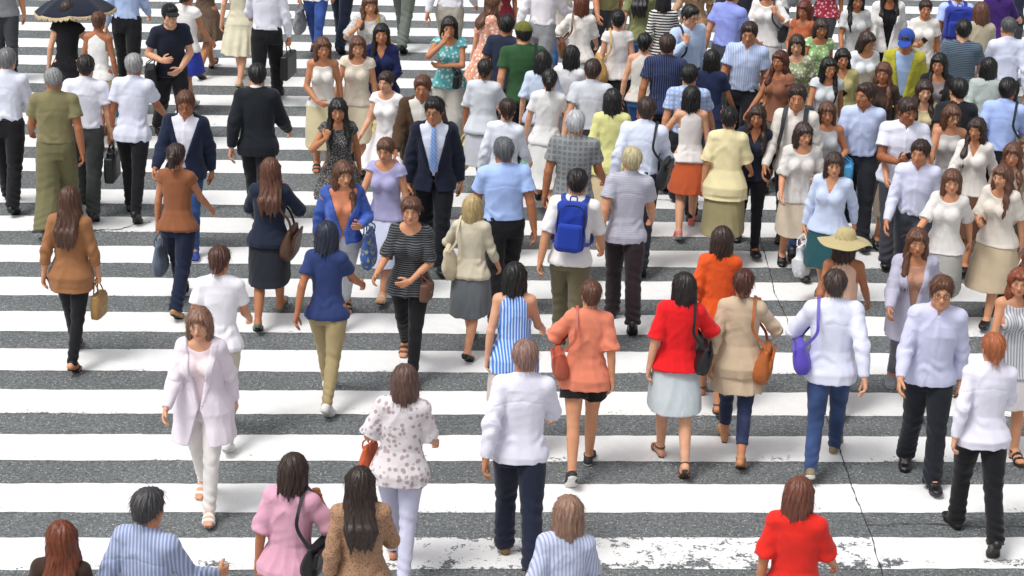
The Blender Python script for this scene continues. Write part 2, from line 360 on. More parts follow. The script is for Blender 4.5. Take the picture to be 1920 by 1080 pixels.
# leg pose: (thigh front, knee front, foot pitch front, thigh rear, knee rear, foot pitch rear)
LEGS = {'contact': (23, 5, 14, -17, 24, -32), 'small': (13, 4, 6, -11, 14, -18), 'mid': (14, 52, -22, 1, 3, 0), 'push': (15, 12, 0, -22, 34, -46),
        'lift': (-8, 62, -48, 3, 4, 0), 'stand': (3, 3, 0, -2, 3, 0), 'reach': (25, 12, 10, -8, 5, -6)}
class Fig:
    def __init__(F, sex='m', legs='small', side=1, arms=('swing', 'swing'), lean=3, head=(0, 0), wide=1.0, seed=0):
        F.sex, F.seed = sex, seed
        sec = MALE if sex == 'm' else FEM
        F.A = sec[0]*wide; F.B = sec[1]*(1+(wide-1)*1.5); F.YC = sec[2]
        rv = random.Random(seed*97+13); F.rv = rv
        tf, kf, pf, tr, kr, pr = LEGS[legs]
        if legs in ('small', 'contact', 'push'):
            g = rv.uniform(1.0, 1.75) if legs == 'small' else rv.uniform(.85, 1.15); tf, tr, pr, pf = tf*g, tr*g, pr*g, pf*g
        sw, eb = rv.uniform(.7, 1.6), rv.uniform(0, 26)
        lean = lean+rv.uniform(-2, 4); tw = rv.uniform(.6, 2.0)
        head = (head[0]+rv.uniform(-16, 16), head[1]+rv.uniform(-4, 9))
        hipx = .084 if sex == 'm' else .088
        F.hip, F.knee, F.ankle, F.foot = {}, {}, {}, {}
        def leg(s, th, kb, fp):
            th, kb, fp = rad(th), rad(kb), rad(fp)
            hip = V3(s*hipx, 0, 0)
            ix = -.035 if sex == 'f' else -.012
            kn = hip+nrm(V3(s*ix, -math.sin(th), -math.cos(th)))*THIGH
            an = kn+nrm(V3(s*ix*.6, -math.sin(th-kb), -math.cos(th-kb)))*SHANK
            to = rad(7)*s
            f = V3(math.sin(to)*math.cos(fp), -math.cos(to)*math.cos(fp), math.sin(fp))
            w = V3(math.cos(to), math.sin(to), 0); dn = -np.cross(w, f) if np.cross(w, f)[2] > 0 else np.cross(w, f)
            fp2 = max(fp, fp*.25)
            f2 = V3(math.sin(to)*math.cos(fp2), -math.cos(to)*math.cos(fp2), math.sin(fp2))
            heel = an-f*.038+dn*.042; ball = an+f*.105+dn*.048; toe = ball+f2*.062
            low = min(heel[2]-.030, ball[2]-.024, toe[2]-.018)
            return hip, kn, an, dict(f=f, f2=f2, w=w, dn=dn, heel=heel, ball=ball, toe=toe), low
        A = leg(side, tf, kf, pf)
        if legs in ('contact', 'small', 'push', 'reach', 'stand'):
            best = None
            for kb in np.arange(0, 60, 1.0):
                Bq = leg(-side, tr, kb, pr)
                e = abs(Bq[4]-A[4])
                if best is None or e < best[0]: best = (e, Bq)
            Bq = best[1]
        else: Bq = leg(-side, tr, kr, pr)
        low = min(A[4], Bq[4]); F.P = V3(0, 0, -low)
        for s, q in ((side, A), (-side, Bq)):
            F.hip[s], F.knee[s], F.ankle[s] = q[0]+F.P, q[1]+F.P, q[2]+F.P
            F.foot[s] = {k: (v+F.P if k in ('heel', 'ball', 'toe') else v) for k, v in q[3].items()}
        F.R = rotz(rad(-4*side*tw if legs in ('contact', 'push', 'reach') else -2*side*tw))@roty(rad(rv.uniform(-2.5, 2.5)))@rotx(rad(lean))
        F.side = side
        shx, shz = (.172, .480) if sex == 'm' else (.150, .478)
        F.shx = shx*wide
        UP, FO = (.285, .252) if sex == 'm' else (.272, .240)
        F.sh, F.el, F.wr, F.hand = {}, {}, {}, {}
        for s, spec in ((1, arms[0]), (-1, arms[1])):
            S = F.P+F.R@V3(s*F.shx, .014, shz)
            grip = 'relax'; palm = None; fd = None
            kind = spec if isinstance(spec, str) else spec[0]
            if kind in ('swing', 'carry', 'hang'):
                if kind == 'swing': a = -s*side*(22 if legs in ('contact', 'push', 'reach') else 14)*sw+4; e = (20+eb) if a > 0 else 10+eb*.3
                elif kind == 'carry': a, e, grip = 2, 8, 'grip'
                else: a, e = 3, 14
                b = 12 if kind != 'carry' else 13
                a, e, b = rad(a), rad(e), rad(b)
                ud = V3(s*math.sin(b), -math.sin(a)*math.cos(b), -math.cos(a)*math.cos(b))
                fdv = V3(s*math.sin(b*.55), -math.sin(a+e), -math.cos(a+e))
                E = S+F.R@ud*UP; W = E+nrm(F.R@fdv)*FO
            else:
                tgt, pole, grip, palm, fd = {
                    'strap': (V3(s*.135, -.165, .43), V3(s*.6, -.1, -.8), 'grip', V3(-s*.3, 1, .2), V3(-s*.15, .35, .9)),
                    'phone': (V3(s*.07, -.30, .25), V3(s*.5, .3, -.8), 'hold', V3(-s*.55, .5, .6), V3(-s*.25, -.6, .7)),
                    'ear': (V3(s*.125, -.115, .60), V3(s*.7, -.5, -.5), 'hold', V3(-s, .1, .1), V3(-s*.05, .35, .95)),
                    'clasp': (V3(s*.055, -.215, .10), V3(s*.75, .4, -.5), 'relax', V3(-s*.2, 1, 0), V3(-s*.9, -.25, -.3)),
                    'fold': (V3(-s*.08, -.205, .235+.035*s), V3(s*.75, -.2, -.6), 'relax', V3(0, 1, 0), V3(-s*.95, .12, .1)),
                    'hold': (V3(s*.13, -.27, .30), V3(s*.5, .4, -.8), 'grip', V3(-s, .2, 0), V3(-s*.2, -.75, .6)),
                    'brolly': (V3(s*.12, -.25, .38), V3(s*.6, .2, -.8), 'grip', V3(-s*.9, -.3, 0), V3(-s*.35, -.9, .25)),
                    'bagarm': (V3(s*.15, -.20, .22), V3(s*.5, .5, -.8), 'relax', V3(-s, .2, 0), V3(-s*.35, -.8, .5)),
                    'fore': (V3(s*.20, -.24, .06), V3(s*.4, .8, -.5), 'grip', V3(-s, 0, 0), V3(0, -.8, -.4)),
                    'face': (V3(s*.055, -.19, .555), V3(s*.7, -.3, -.6), 'relax', V3(-s*.3, 1, .1), V3(-s*.2, .2, .95)),
                }[kind]
                W = F.P+F.R@tgt; pole = F.R@pole
                v = W-S; d = np.linalg.norm(v); d2 = min(d, (UP+FO)*.995); W = S+v/d*d2; d = d2; v = nrm(v)
                ca = (UP*UP+d*d-FO*FO)/(2*UP*d); ca = max(-1, min(1, ca))
                pp = nrm(pole-v*(pole@v)); E = S+v*UP*ca+pp*UP*math.sqrt(1-ca*ca)
                palm = F.R@palm; fd = F.R@fd
            F.sh[s], F.el[s], F.wr[s] = S, E, W
            dd = nrm(W-E) if fd is None else nrm(fd)
            if fd is not None: dd = nrm(nrm(W-E)*.35+dd)
            pn = F.R@V3(-s, .12, 0) if palm is None else palm
            pn = nrm(pn-dd*(pn@dd)); th = s*np.cross(pn, dd)
            F.hand[s] = dict(d=dd, n=pn, t=th, grip=grip, c=W+dd*.075+pn*.03)
        F.neck = F.P+F.R@V3(0, .014, .555)
        F.HR = rotz(rad(head[0]))@rotx(rad(lean*.3+head[1]))
        F.HC = F.P+F.R@V3(0, -.004, .672)+V3(0, -.004, 0)
        F.topz = F.HC[2]+.122
        F.hs = 1.0 if sex == 'm' else .955
    def sec(F, off=0.0): return F.A+off, F.B+off
    def tl(F, X, Y, Z):  # torso-local coordinates
        x = X-F.P[0]; y = Y-F.P[1]; z = Z-F.P[2]; R = F.R
        return x*R[0, 0]+y*R[1, 0]+z*R[2, 0], x*R[0, 1]+y*R[1, 1]+z*R[2, 1], x*R[0, 2]+y*R[1, 2]+z*R[2, 2]
    def hl(F, X, Y, Z):
        x = X-F.HC[0]; y = Y-F.HC[1]; z = Z-F.HC[2]; R = F.HR; h = F.hs
        return (x*R[0, 0]+y*R[1, 0]+z*R[2, 0])/h, (x*R[0, 1]+y*R[1, 1]+z*R[2, 1])/h, (x*R[0, 2]+y*R[1, 2]+z*R[2, 2])/h
    def H(F, x, y, z): return F.HC+F.HR@V3(x, y, z)*F.hs
    def T(F, x, y, z): return F.P+F.R@V3(x, y, z)
    def thigh_r(F): return (np.array([.085, .086, .073, .056]) if F.sex == 'm' else np.array([.086, .084, .069, .052]))
    def shank_r(F): return (np.array([.054, .059, .052, .037]) if F.sex == 'm' else np.array([.049, .054, .045, .032]))
    def upper_r(F): return (np.array([.056, .051, .046, .040]) if F.sex == 'm' else np.array([.045, .041, .037, .033]))
    def fore_r(F): return (np.array([.041, .043, .035, .027]) if F.sex == 'm' else np.array([.034, .035, .028, .022]))
    def add_torso(F, f, off=0.0, lo=None, hi=None, extra=None, k=.02):
        hug = np.interp(ZS, [.20, .42], [1, .60]); a, b = F.A+off*hug, F.B+off*hug
        if extra is not None: a = a+extra; b = b+extra
        f.stack(F.P, F.R, ZS, a, b, F.YC, k=k, lo=ZS[0] if lo is None else lo, hi=ZS[-1] if hi is None else hi)
        if F.sex == 'f':
            for s in (-1, 1): f.ell(F.T(s*.066, -.078, .335), (.056+off*.7, .050+off*.75, .058+off), F.R, k=.035)
    def fvar(F):
        r = random.Random(F.seed*53+7); return [r.uniform(.93, 1.07) for _ in range(6)]
    def add_foot(F, f, s, off=0.0, k=.014):
        q = F.foot[s]; w = q['w']; a = F.ankle[s]
        f.cone(a, q['heel'], [.034, .029], k=k, off=off)
        for e in (-.022, .006, .024):
            f.cone(a+q['f']*.02+w*e*.3, q['ball']+w*e, [.031, .023], k=k, off=off)
            f.cone(q['ball']+w*e, q['toe']+w*e*.85, [.022, .0155], k=k*.7, off=off)
        f.cone(q['heel'], q['ball']+w*.012, [.028, .022], k=k, off=off)
    def body(F, h):
        f = Field()
        F.add_torso(f)
        for s in (1, -1):
            f.cone(F.hip[s]+V3(0, .008, .02), F.knee[s], F.thigh_r(), k=.03)
            f.cone(F.knee[s], F.ankle[s], F.shank_r(), k=.02, ts=[0, .3, .6, 1])
            F.add_foot(f, s)
            f.cone(F.T(s*.05, .014, .50), F.sh[s], [.05, .055 if F.sex == 'm' else .046], k=.04)
            f.cone(F.sh[s], F.el[s], F.upper_r(), k=.022)
            f.cone(F.el[s], F.wr[s], F.fore_r(), k=.015, ts=[0, .3, .7, 1])
        hsz = 1.0 if F.sex == 'm' else .9
        for s in (1, -1):
            q = F.hand[s]; W = F.wr[s]; d, n, t = q['d'], q['n'], q['t']
            cur = {'relax': ((18, 24, 14), (22, 28, 16), (27, 32, 18), (32, 36, 20)), 'grip': ((70, 82, 45), (74, 85, 45), (76, 86, 45), (78, 86, 45)), 'hold': ((38, 42, 25), (42, 46, 25), (46, 48, 28), (50, 50, 28))}[q['grip']]
            for i, (ox, ln) in enumerate(((.027, .076), (.009, .084), (-.009, .078), (-.026, .062))):
                K = W+(d*(.086-.004*abs(i-1))+t*ox)*hsz
                f.cone(W+t*ox*.45*hsz, K, [.0165*hsz, .0125*hsz], k=.014)
                p = K; ang = 0
                fan = t*ox*1.1
                for sg, c in zip((.44, .31, .25), cur[i]):
                    ang += rad(c); dr = nrm(d*math.cos(ang)+n*math.sin(ang)+fan*3*(1 if ang < 1 else 0))
                    e = p+dr*ln*sg*hsz; f.cone(p, e, [.0094*hsz, .0082*hsz], k=.004); p = e
            p = W+(d*.022+t*.020)*hsz
            tw = .55 if q['grip'] != 'relax' else .25
            for j, sg in enumerate((.040, .032, .027)):
                dr = nrm(d*(.62+.2*j)+t*(.70-.28*j)+n*(tw+.12*j)); e = p+dr*sg*hsz
                f.cone(p, e, [(.0135-.0015*j)*hsz, (.0115-.001*j)*hsz], k=.006); p = e
        # neck and head
        m = F.sex == 'm'
        f.cone(F.neck+F.R@V3(0, .004, -.05), F.H(0, .018, -.045), [.058 if m else .048, .053 if m else .045], k=.03)
        R = F.HR; z = F.hs
        E = lambda c, r, k=.02, op='u': f.ell(F.H(*c), np.array(r)*z, R, k=k, op=op)
        C = lambda a, b, r, k=.008: f.cone(F.H(*a), F.H(*b), np.array(r)*z, k=k)
        v = F.fvar()
        E((0, .014, .032), (.074, .094, .086), k=.02)
        E((0, -.022, -.028), ((.060 if m else .057)*v[0], .068, .082*(1+(v[1]-1)*.5)), k=.03)
        E((0, -.062, -.092), (.026 if m else .021, .022, .018), k=.03)
        for s in (1, -1):
            E((s*.043*v[0], -.056, -.018), (.022*v[2], .022, .022*v[3]), k=.02)
            E((s*.052*v[4], -.010, -.066), (.014, .03, .02*v[5]), k=.03)
            E((s*.076, .012, -.008), (.010, .021, .033), k=.007)
        E((0, -.082, .024), (.050, .012, .011), k=.02)
        for s in (1, -1):
            E((s*.031, -.097, .004), (.017, .013, .011), k=.014, op='s')
            E((s*.031, -.079, .004), (.0145, .0125, .0105), k=.003)
        C((0, -.088, .012), (0, -.111*(1+(v[3]-1)*.25), -.028*v[2]), [.0085, .0125*v[1]], k=.012)
        for s in (1, -1): C((s*.011, -.096, -.032), (s*.011, -.096, -.031), [.0095, .0095], k=.008)
        C((-.020, -.084, -.058), (.020, -.084, -.058), [.006, .0095, .006], k=.008)
        C((-.016, -.083, -.069), (.016, -.083, -.069), [.006, .010, .006], k=.008)
        P, Q = f.mesh(h)
        x, y, zz = F.hl(P[:, 0], P[:, 1], P[:, 2]); ax = np.abs(x)
        front = y < -.05
        sm = lambda v: np.clip(v, 0, 1)
        lips = sm((1.0-np.sqrt((x/.027)**2+((zz+.063)/.0125)**2))*3)*front
        brow = sm((1.0-np.sqrt(((ax-.033)/.024)**2+((zz-.030-.10*(ax-.033))/.007)**2))*2.5)*front*.62
        ez = zz-.004
        white = sm((1.0-np.sqrt(((ax-.031)/.0165)**2+(ez/.0085)**2))*3)*front*(.9)
        iris = sm((1.0-np.sqrt(((ax-.031)/.0076)**2+(ez/.0080)**2))*3)*front
        lash = sm((1.0-np.sqrt(((ax-.032)/.021)**2+((zz-.0125)/.0045)**2))*2.5)*front*.7
        mask = np.stack([lips*(.9 if not m else .45), np.maximum(np.maximum(brow, iris), lash), white, np.ones_like(x)], 1).astype(np.float32)
        return P, Q, mask
    # ---------------------------------------------------------------- clothes
    def drape(F, P, Q, amp, hem=None, waist=None, sleeves=False, legs=False, n0=(8, 13), grow=(.34, -.1)):
        """folds that go where cloth folds: hanging from the chest or waist to the hem, bunching at waist, elbow, knee and ankle"""
        r = np.random.RandomState(F.seed*5+int(1000*abs(amp))); N = vnormals(P, Q); d = np.zeros(len(P))
        lx, ly, lz = F.tl(P[:, 0], P[:, 1], P[:, 2]); th = np.arctan2(ly, lx*.7); u = lambda: r.uniform(0, 6.28)
        rid = lambda w: 1-1.6*np.abs(w)**.8
        arm = np.zeros(len(P))
        for s in (1, -1):
            S, E, W = F.sh[s], F.el[s], F.wr[s]
            for a, b in ((S, E), (E, W)):
                v = b-a; t = np.clip(((P-a)@v)/(v@v), 0, 1); q = np.linalg.norm(P-a-t[:, None]*v, axis=1)
                arm = np.maximum(arm, np.clip((.105-q)/.03, 0, 1)*(t > .12 if a is S else 1))
        body = 1-arm*(np.abs(lx) > F.shx*.78)
        if hem is not None:
            g = np.clip((grow[0]-lz)/(grow[0]-hem+1e-6), 0, 1)**1.3*body
            for k in range(2):
                n = r.randint(*n0)+(k*5); d += g*(.75, .45)[k]*rid(np.sin(n*th/2+u()+1.2*np.sin(lz*7+u()))) * (.55+.45*np.sin(2*th+u()))
        if waist is not None:
            g = np.exp(-((lz-waist-.035)/.055)**2)*body
            d += .8*g*np.sin(62*lz+2.5*np.sin(4*th+u())+u())*(.5+.5*np.sin(3*th+u()))
        if sleeves:
            g = np.clip((lz-.12)/.2, 0, 1)*body    # drag lines from the shoulders to the spine and breastbone
            d += .55*g*rid(np.sin(17*(lz+.9*np.abs(lx))+1.5*np.sin(lx*9+u())+u()))*(.5+.5*np.sin(lz*11+lx*6+u()))
            for s in (1, -1):
                S, E, W = F.sh[s], F.el[s], F.wr[s]; v1, v2 = nrm(E-S), nrm(W-E)
                al = np.where((P-E)@v1 < 0, (P-E)@v1, (P-E)@v2); q = np.linalg.norm(P-E, axis=1); tw = np.arctan2((P-E)@np.cross(v1, V3(.3, .9, .1)), (P-E)@V3(.3, .9, .1))
                m = (arm > 0)*(np.sign(P[:, 0]-F.P[0]) == s)
                d += m*(np.exp(-(q/.09)**2)*.7+.14)*np.sin(58*al+1.6*np.sin(tw*2+u())+u())
        if legs:
            for s in (1, -1):
                H, K, A = F.hip[s], F.knee[s], F.ankle[s]; m = (np.sign(P[:, 0]-F.P[0]) == s)*1.0
                for J, wd, f, am in ((K, .085, 66, .9), (A+V3(0, 0, .05), .085, 88, 1.2), (H+V3(0, 0, -.06), .09, 44, .8)):
                    z = P[:, 2]-J[2]; q = np.linalg.norm(P-J, axis=1); x = (P[:, 0]-J[0]); y = P[:, 1]-J[1]
                    d += m*am*np.exp(-(q/(wd+.05))**2*1.2)*np.sin(f*(z+.45*x*s-.3*y)+1.4*np.sin(14*y+u())+u())
                d += m*.5*rid(np.sin(34*(P[:, 0]-F.P[0])+5*P[:, 2]+u()))*(.5+.5*np.sin(9*P[:, 2]+u()))
        return P+N*np.clip(d*amp, -2.2*amp, 2.2*amp)[:, None]
    def arm_cloth(F, f, s, off, t_end, cuff=0.0, k=.02):
        """t_end: 0..1 upper arm, 1..2 forearm"""
        S, E, W = F.sh[s], F.el[s], F.wr[s]
        f.cone(F.T(s*.05, .014, .50), S, [.052, .056 if F.sex == 'm' else .047], k=.042, off=off*.5+.004)
        if t_end <= 1:
            e = S+(E-S)*t_end; r = np.interp(np.linspace(0, t_end, 4), np.linspace(0, 1, 4), F.upper_r())
            d = nrm(E-S); q = S+d*np.linalg.norm(e-S)
            f.cone(S, e, r+np.array([off*.45, off*.65, off*.95, off*1.25])+np.linspace(0, cuff, 4), k=k, clip=(q, d))
        else:
            f.cone(S, E, F.upper_r()+np.array([off*.45, off*.65, off*.85, off*.95]), k=k)
            u = t_end-1; e = E+(W-E)*u; r = np.interp(np.linspace(0, u, 5), [0, .3, .7, 1], F.fore_r())
            f.cone(E, e, r+off*np.linspace(.95, .55, 5)+np.linspace(0, cuff, 5), k=k, clip=(e, nrm(W-E)))
    def top(F, sleeve='short', loose=.016, hem=.02, neck='crew', flare=0.0, open_=None, h=.009, amp=.0026, blouse=0.0):
        f = Field()
        ex = np.interp(ZS, [min(hem, -.02), .03, .15, .33, .5], [flare+(.016 if hem < .03 else 0), flare*.8+(.006 if hem < .03 else 0), flare*.4, 0, -.002])
        if blouse: ex = ex+blouse*np.exp(-((ZS-hem-.05)/.05)**2)
        F.add_torso(f, loose, lo=max(hem, ZS[0]), hi=.575, extra=ex)
        if hem < .0:   # hangs over the hips and follows the legs below
            F.skirt_into(f, hem, .10, loose+.003, flare, None, taper=.036)
        t = {'none': None, 'cap': .22, 'short': .62, 'elbow': .96, 'three': 1.6, 'long': 1.97}[sleeve]
        if t:
            for s in (1, -1): F.arm_cloth(f, s, loose if sleeve not in ('short', 'elbow') else loose*1.15, t, cuff=.008 if t < 1 else (.004 if t < 1.9 else 0))
        else:
            f.cut(lambda X, Y, Z: np.where(F.tl(X, Y, Z)[2] > .33, np.abs(F.tl(X, Y, Z)[0])-F.shx*.86, -1.0))
        m = F.sex == 'm'
        if neck in ('collar', 'vcollar'):
            f.cone(F.neck+F.R@V3(0, .004, -.035), F.neck+F.R@V3(0, .002, .016), [.076 if m else .064, .069 if m else .058], k=.006)
            f.cut(lambda X, Y, Z: np.where(np.sqrt(F.tl(X, Y, Z)[0]**2+(F.tl(X, Y, Z)[1]-.014)**2) < .11, F.tl(X, Y, Z)[2]-.572-.35*(F.tl(X, Y, Z)[1]), -1.0))
            zv = .50 if neck == 'collar' else .42
            f.cut(lambda X, Y, Z: -np.maximum(np.abs(F.tl(X, Y, Z)[0])-(F.tl(X, Y, Z)[2]-zv)*.42, F.tl(X, Y, Z)[1]+.03))
        else:
            r, yy, zz = {'crew': (.072, -.012, .565), 'scoop': (.105, -.045, .565), 'boat': (.095, -.01, .56), 'v': (.074, -.012, .565), 'open': (.078, -.01, .56)}[neck]
            f.ell(F.T(0, yy, zz), (r, r+.012, .06 if neck != 'scoop' else .10), F.R@rotx(rad(-22 if neck != 'scoop' else -30)), k=.01, op='s')
            if neck == 'v': f.cut(lambda X, Y, Z: -np.maximum(np.abs(F.tl(X, Y, Z)[0])-(F.tl(X, Y, Z)[2]-.38)*.42, F.tl(X, Y, Z)[1]+.03))
        if open_:   # (button height, slope above, slope below)
            zb, s1, s2 = open_
            def w(X, Y, Z):
                lx, ly, lz = F.tl(X, Y, Z)
                return -np.maximum(np.abs(lx)-np.where(lz > zb, (lz-zb)*s1, (zb-lz)*s2)-.012, ly+.02)
            f.cut(w)
        P, Q = f.mesh(h)
        if open_:
            lx, ly, lz = F.tl(P[:, 0], P[:, 1], P[:, 2]); N = vnormals(P, Q)
            e = np.abs(lx)-np.where(lz > open_[0], (lz-open_[0])*open_[1], (open_[0]-lz)*open_[2])-.012
            g = ((ly < -.02) & (lz > open_[0]) & (e < .045*np.clip((lz-open_[0])/.2, 0.1, 1))).astype(float)
            P = P+N*(g*.007)[:, None]
        P = F.drape(P, Q, amp*3.0, hem=min(hem, .04), waist=hem if hem > .03 else (.06 if not flare else None), sleeves=True)
        lx, ly, lz = F.tl(P[:, 0], P[:, 1], P[:, 2])
        if neck in ('collar', 'vcollar') and not open_:   # button placket and the yoke seam
            N = vnormals(P, Q); P = P+N*(.0035*((np.abs(lx) < .016) & (ly < -.03) & (lz < .50)) - .0022*((np.abs(lz-.395+.2*np.abs(lx)) < .007) & (ly > .03)))[:, None]
        return folds(P, Q, amp*.28, F.seed*7+1, tilt=.8), Q
    def legxy(F, s, z):
        pts = [F.hip[s], F.knee[s], F.ankle[s]]
        for a, b in ((0, 1), (1, 2)):
            if pts[a][2] >= z >= pts[b][2] or b == 2:
                t = (pts[a][2]-z)/(pts[a][2]-pts[b][2]+1e-9); t = min(t, 1.3); return pts[a]+(pts[b]-pts[a])*t
        return pts[2]
    def skirt_into(F, f, hem, top, off, flare, pleat, n=2.0, taper=0.0):
        """hem, top are heights over the pelvis; cross-sections follow the legs"""
        z = np.linspace(hem, top, 9); A, B, Yc, Xc = [], [], [], []
        for q in z:
            wz = F.P[2]+q
            a = np.interp(q, ZS, F.A) if q > ZS[0] else 0; b = np.interp(q, ZS, F.B) if q > ZS[0] else 0; y = np.interp(q, ZS, F.YC); x = 0
            if q < .10:
                p1, p2 = F.legxy(1, min(wz, F.P[2]-.005)), F.legxy(-1, min(wz, F.P[2]-.005)); r = np.interp(-q, [-.10, -.03, .02, .25, .4], [.045, .086, .093, .088, .074])
                x = (p1[0]+p2[0])/2; y2 = (p1[1]+p2[1])/2+.006; m = min(1, max(0, .03-q)/.1); y = y*(1-m)+y2*m
                a = max(a, abs(p1[0]-p2[0])/2+r, .135); b = max(b, abs(p1[1]-p2[1])/2+r, .10)
            g = max(0, (-.02-q))/max(.05, -.02-hem)
            tq = taper*max(0, (q-top+.11)/.11)
            A.append(a+off+flare*g-tq); B.append(b+off+flare*g*.8-tq); Yc.append(y); Xc.append(x)
        f.stack(F.P, np.eye(3), z, A, np.array(B)+.004, Yc, Xc, n=2.5, k=.025, pleat=pleat)
    def skirt(F, hem=-.42, flare=.06, pleat=None, h=.010, off=.012, top=.09, amp=.0028):
        f = Field(); F.skirt_into(f, hem, .09, off, flare, pleat)
        if top < .088: f.cut(lambda X, Y, Z: Z-(F.P[2]+top)+0*X+0*Y)
        P, Q = f.mesh(h); P = F.drape(P, Q, amp*2.4, hem=hem, grow=(.05, 0), n0=(12, 20)); return folds(P, Q, amp*.3, F.seed*7+2, fr=(10, 30), tilt=2.5), Q
    def dress(F, hem=-.40, sleeve='short', neck='scoop', flare=.08, h=.010, loose=.014, pleat=(13, .05, 0, .3, 1.0), amp=.0026, waist=True):
        f = Field()
        F.add_torso(f, loose, lo=-.03, hi=.575)
        F.skirt_into(f, hem, .10, loose+.004, flare, pleat, taper=.036)
        t = {'none': None, 'cap': .22, 'short': .62, 'elbow': .96, 'three': 1.6, 'long': 1.97}[sleeve]
        if t:
            for s in (1, -1): F.arm_cloth(f, s, loose, t, cuff=.012 if t < 1 else .004)
        else: f.cut(lambda X, Y, Z: np.where(F.tl(X, Y, Z)[2] > .33, np.abs(F.tl(X, Y, Z)[0])-F.shx*.84, -1.0))
        r = .105 if neck == 'scoop' else .074
        f.ell(F.T(0, -.045 if neck == 'scoop' else -.012, .565), (r, r+.012, .09 if neck == 'scoop' else .06), F.R@rotx(rad(-28)), k=.01, op='s')
        P, Q = f.mesh(h); P = F.drape(P, Q, amp*2.6, hem=hem, grow=(.10, 0), waist=.05, sleeves=True, n0=(10, 16)); return folds(P, Q, amp*.3, F.seed*7+3, fr=(14, 45), tilt=1.4), Q
    def trousers(F, fit='straight', length=1.0, top=.095, h=.009, amp=.0026):
        f = Field()
        F.add_torso(f, .011, lo=-.11, hi=.095, k=.03)
        if top < .094: f.cut(lambda X, Y, Z: Z-(F.P[2]+top)+0*X+0*Y)
        oth = {'slim': (.010, .008, .007, .010), 'straight': (.014, .016, .018, .020), 'wide': (.018, .030, .045, .062), 'shorts': (.018, .024, .032, .045)}[fit]
        osh = {'slim': (.008, .006, .008, .014), 'straight': (.020, .016, .022, .036), 'wide': (.055, .062, .078, .105), 'shorts': (0, 0, 0, 0)}[fit]
        for s in (1, -1):
            if fit == 'shorts':
                e = F.hip[s]+(F.knee[s]-F.hip[s])*length
                r = np.interp(np.linspace(0, length, 4), np.linspace(0, 1, 4), F.thigh_r())
                d = nrm(F.knee[s]-F.hip[s])
                f.cone(F.hip[s]+V3(0, .008, .02), e, r+np.array(oth), k=.022, clip=(e, d))
            else:
                f.cone(F.hip[s]+V3(0, .008, .02), F.knee[s], F.thigh_r()+np.array(oth), k=.022)
                d = nrm(F.ankle[s]-F.knee[s]); L = SHANK*length+(.025 if length >= 1 else 0)
                e = F.knee[s]+d*L; t = np.linspace(0, min(length, 1), 5)
                r = np.interp(t, [0, .3, .6, 1], F.shank_r()+np.array(osh))
                f.cone(F.knee[s], e, r, k=.016, clip=(e, d))
        P, Q = f.mesh(h)
        P = F.drape(P, Q, amp*(2.6 if fit != 'slim' else 1.6), legs=True)
        return folds(P, Q, amp*.3, F.seed*7+4, fr=(20, 70), tilt=.9), Q
    def belt(F, h=.008):
        f = Field(); F.add_torso(f, .0155, lo=.058, hi=.096); return f.mesh(h)
    def tie(F):
        pts = [F.T(0, -.075, .535), F.T(0, -.098, .50), F.T(0, -.122, .42), F.T(0, -.140, .30), F.T(0, -.136, .18), F.T(0, -.134, .10)]
        ws = [.032, .036, .048, .062, .074, .012]; V = []; Q = []
        line = smoothline(pts, 5); n = len(line)
        for i, p in enumerate(line):
            w = np.interp(i/(n-1), np.linspace(0, 1, 6), ws)/2
            o = F.R@V3(0, -1, 0)
            V += [p+F.R@V3(-w, 0, 0), p+F.R@V3(w, 0, 0), p+F.R@V3(w*.6, 0, 0)+o*.007, p+F.R@V3(-w*.6, 0, 0)+o*.007]
        for i in range(n-1):
            for j in range(4): k = (j+1) % 4; Q.append((i*4+j, i*4+k, (i+1)*4+k, (i+1)*4+j))
        Q.append((3, 2, 1, 0)); Q.append(tuple(range((n-1)*4, n*4)))
        return V, Q
    def solecut(F, s, lift):
        q = F.foot[s]; b, f, f2, dn = q['ball'], q['f'], q['f2'], q['dn']
        u2 = np.cross(q['w'], f2); u2 = u2 if u2[2] > 0 else -u2
        hb = b+dn*.024
        def fn(X, Y, Z):
            x, y, z = X-hb[0], Y-hb[1], Z-hb[2]
            along = x*f[0]+y*f[1]+z*f[2]
            return np.where(along < 0, -(x*dn[0]+y*dn[1]+z*dn[2]), x*u2[0]+y*u2[1]+z*u2[2])-lift
        return fn
    def shoe(F, s, kind, h=.006):
        q = F.foot[s]; a = F.ankle[s]; dn = q['dn']; out = {}
        up = {'sneaker': -.004, 'leather': -.002, 'pump': .028, 'boot': -.09, 'sandal': 0}[kind]
        if kind != 'sandal':
            f = Field(); F.add_foot(f, s, .007)
            if kind == 'boot': f.cone(F.ankle[s]-nrm(F.ankle[s]-F.knee[s])*.12, F.ankle[s], [.052, .046], k=.02)
            if kind in ('leather', 'pump'): f.cone(q['toe'], q['toe']+q['f2']*.018, [.018, .012], k=.015)
            f.cut(lambda X, Y, Z: -((X-a[0])*dn[0]+(Y-a[1])*dn[1]+(Z-a[2])*dn[2])+up)
            if kind == 'pump':
                c = a+q['f']*.05
                f.ell(c+dn*.0, (.030, .055, .034), np.stack([q['w'], -q['f'], -dn], 1), k=.006, op='s')
            out['shoe'] = f.mesh(h)
        else:
            f = Field(); F.add_foot(f, s, .0055)
            b = q['ball']
            def bands(X, Y, Z):
                al = (X-b[0])*q['f'][0]+(Y-b[1])*q['f'][1]+(Z-b[2])*q['f'][2]
                hz = -((X-a[0])*dn[0]+(Y-a[1])*dn[1]+(Z-a[2])*dn[2])
                d = np.minimum(np.abs(al-.012)-.012, np.abs(al+.030)-.010)
                return np.minimum(d, np.maximum(np.abs(hz-.004)-.009, al+.065))
            f.cut(bands); out['strap'] = f.mesh(h*.9)
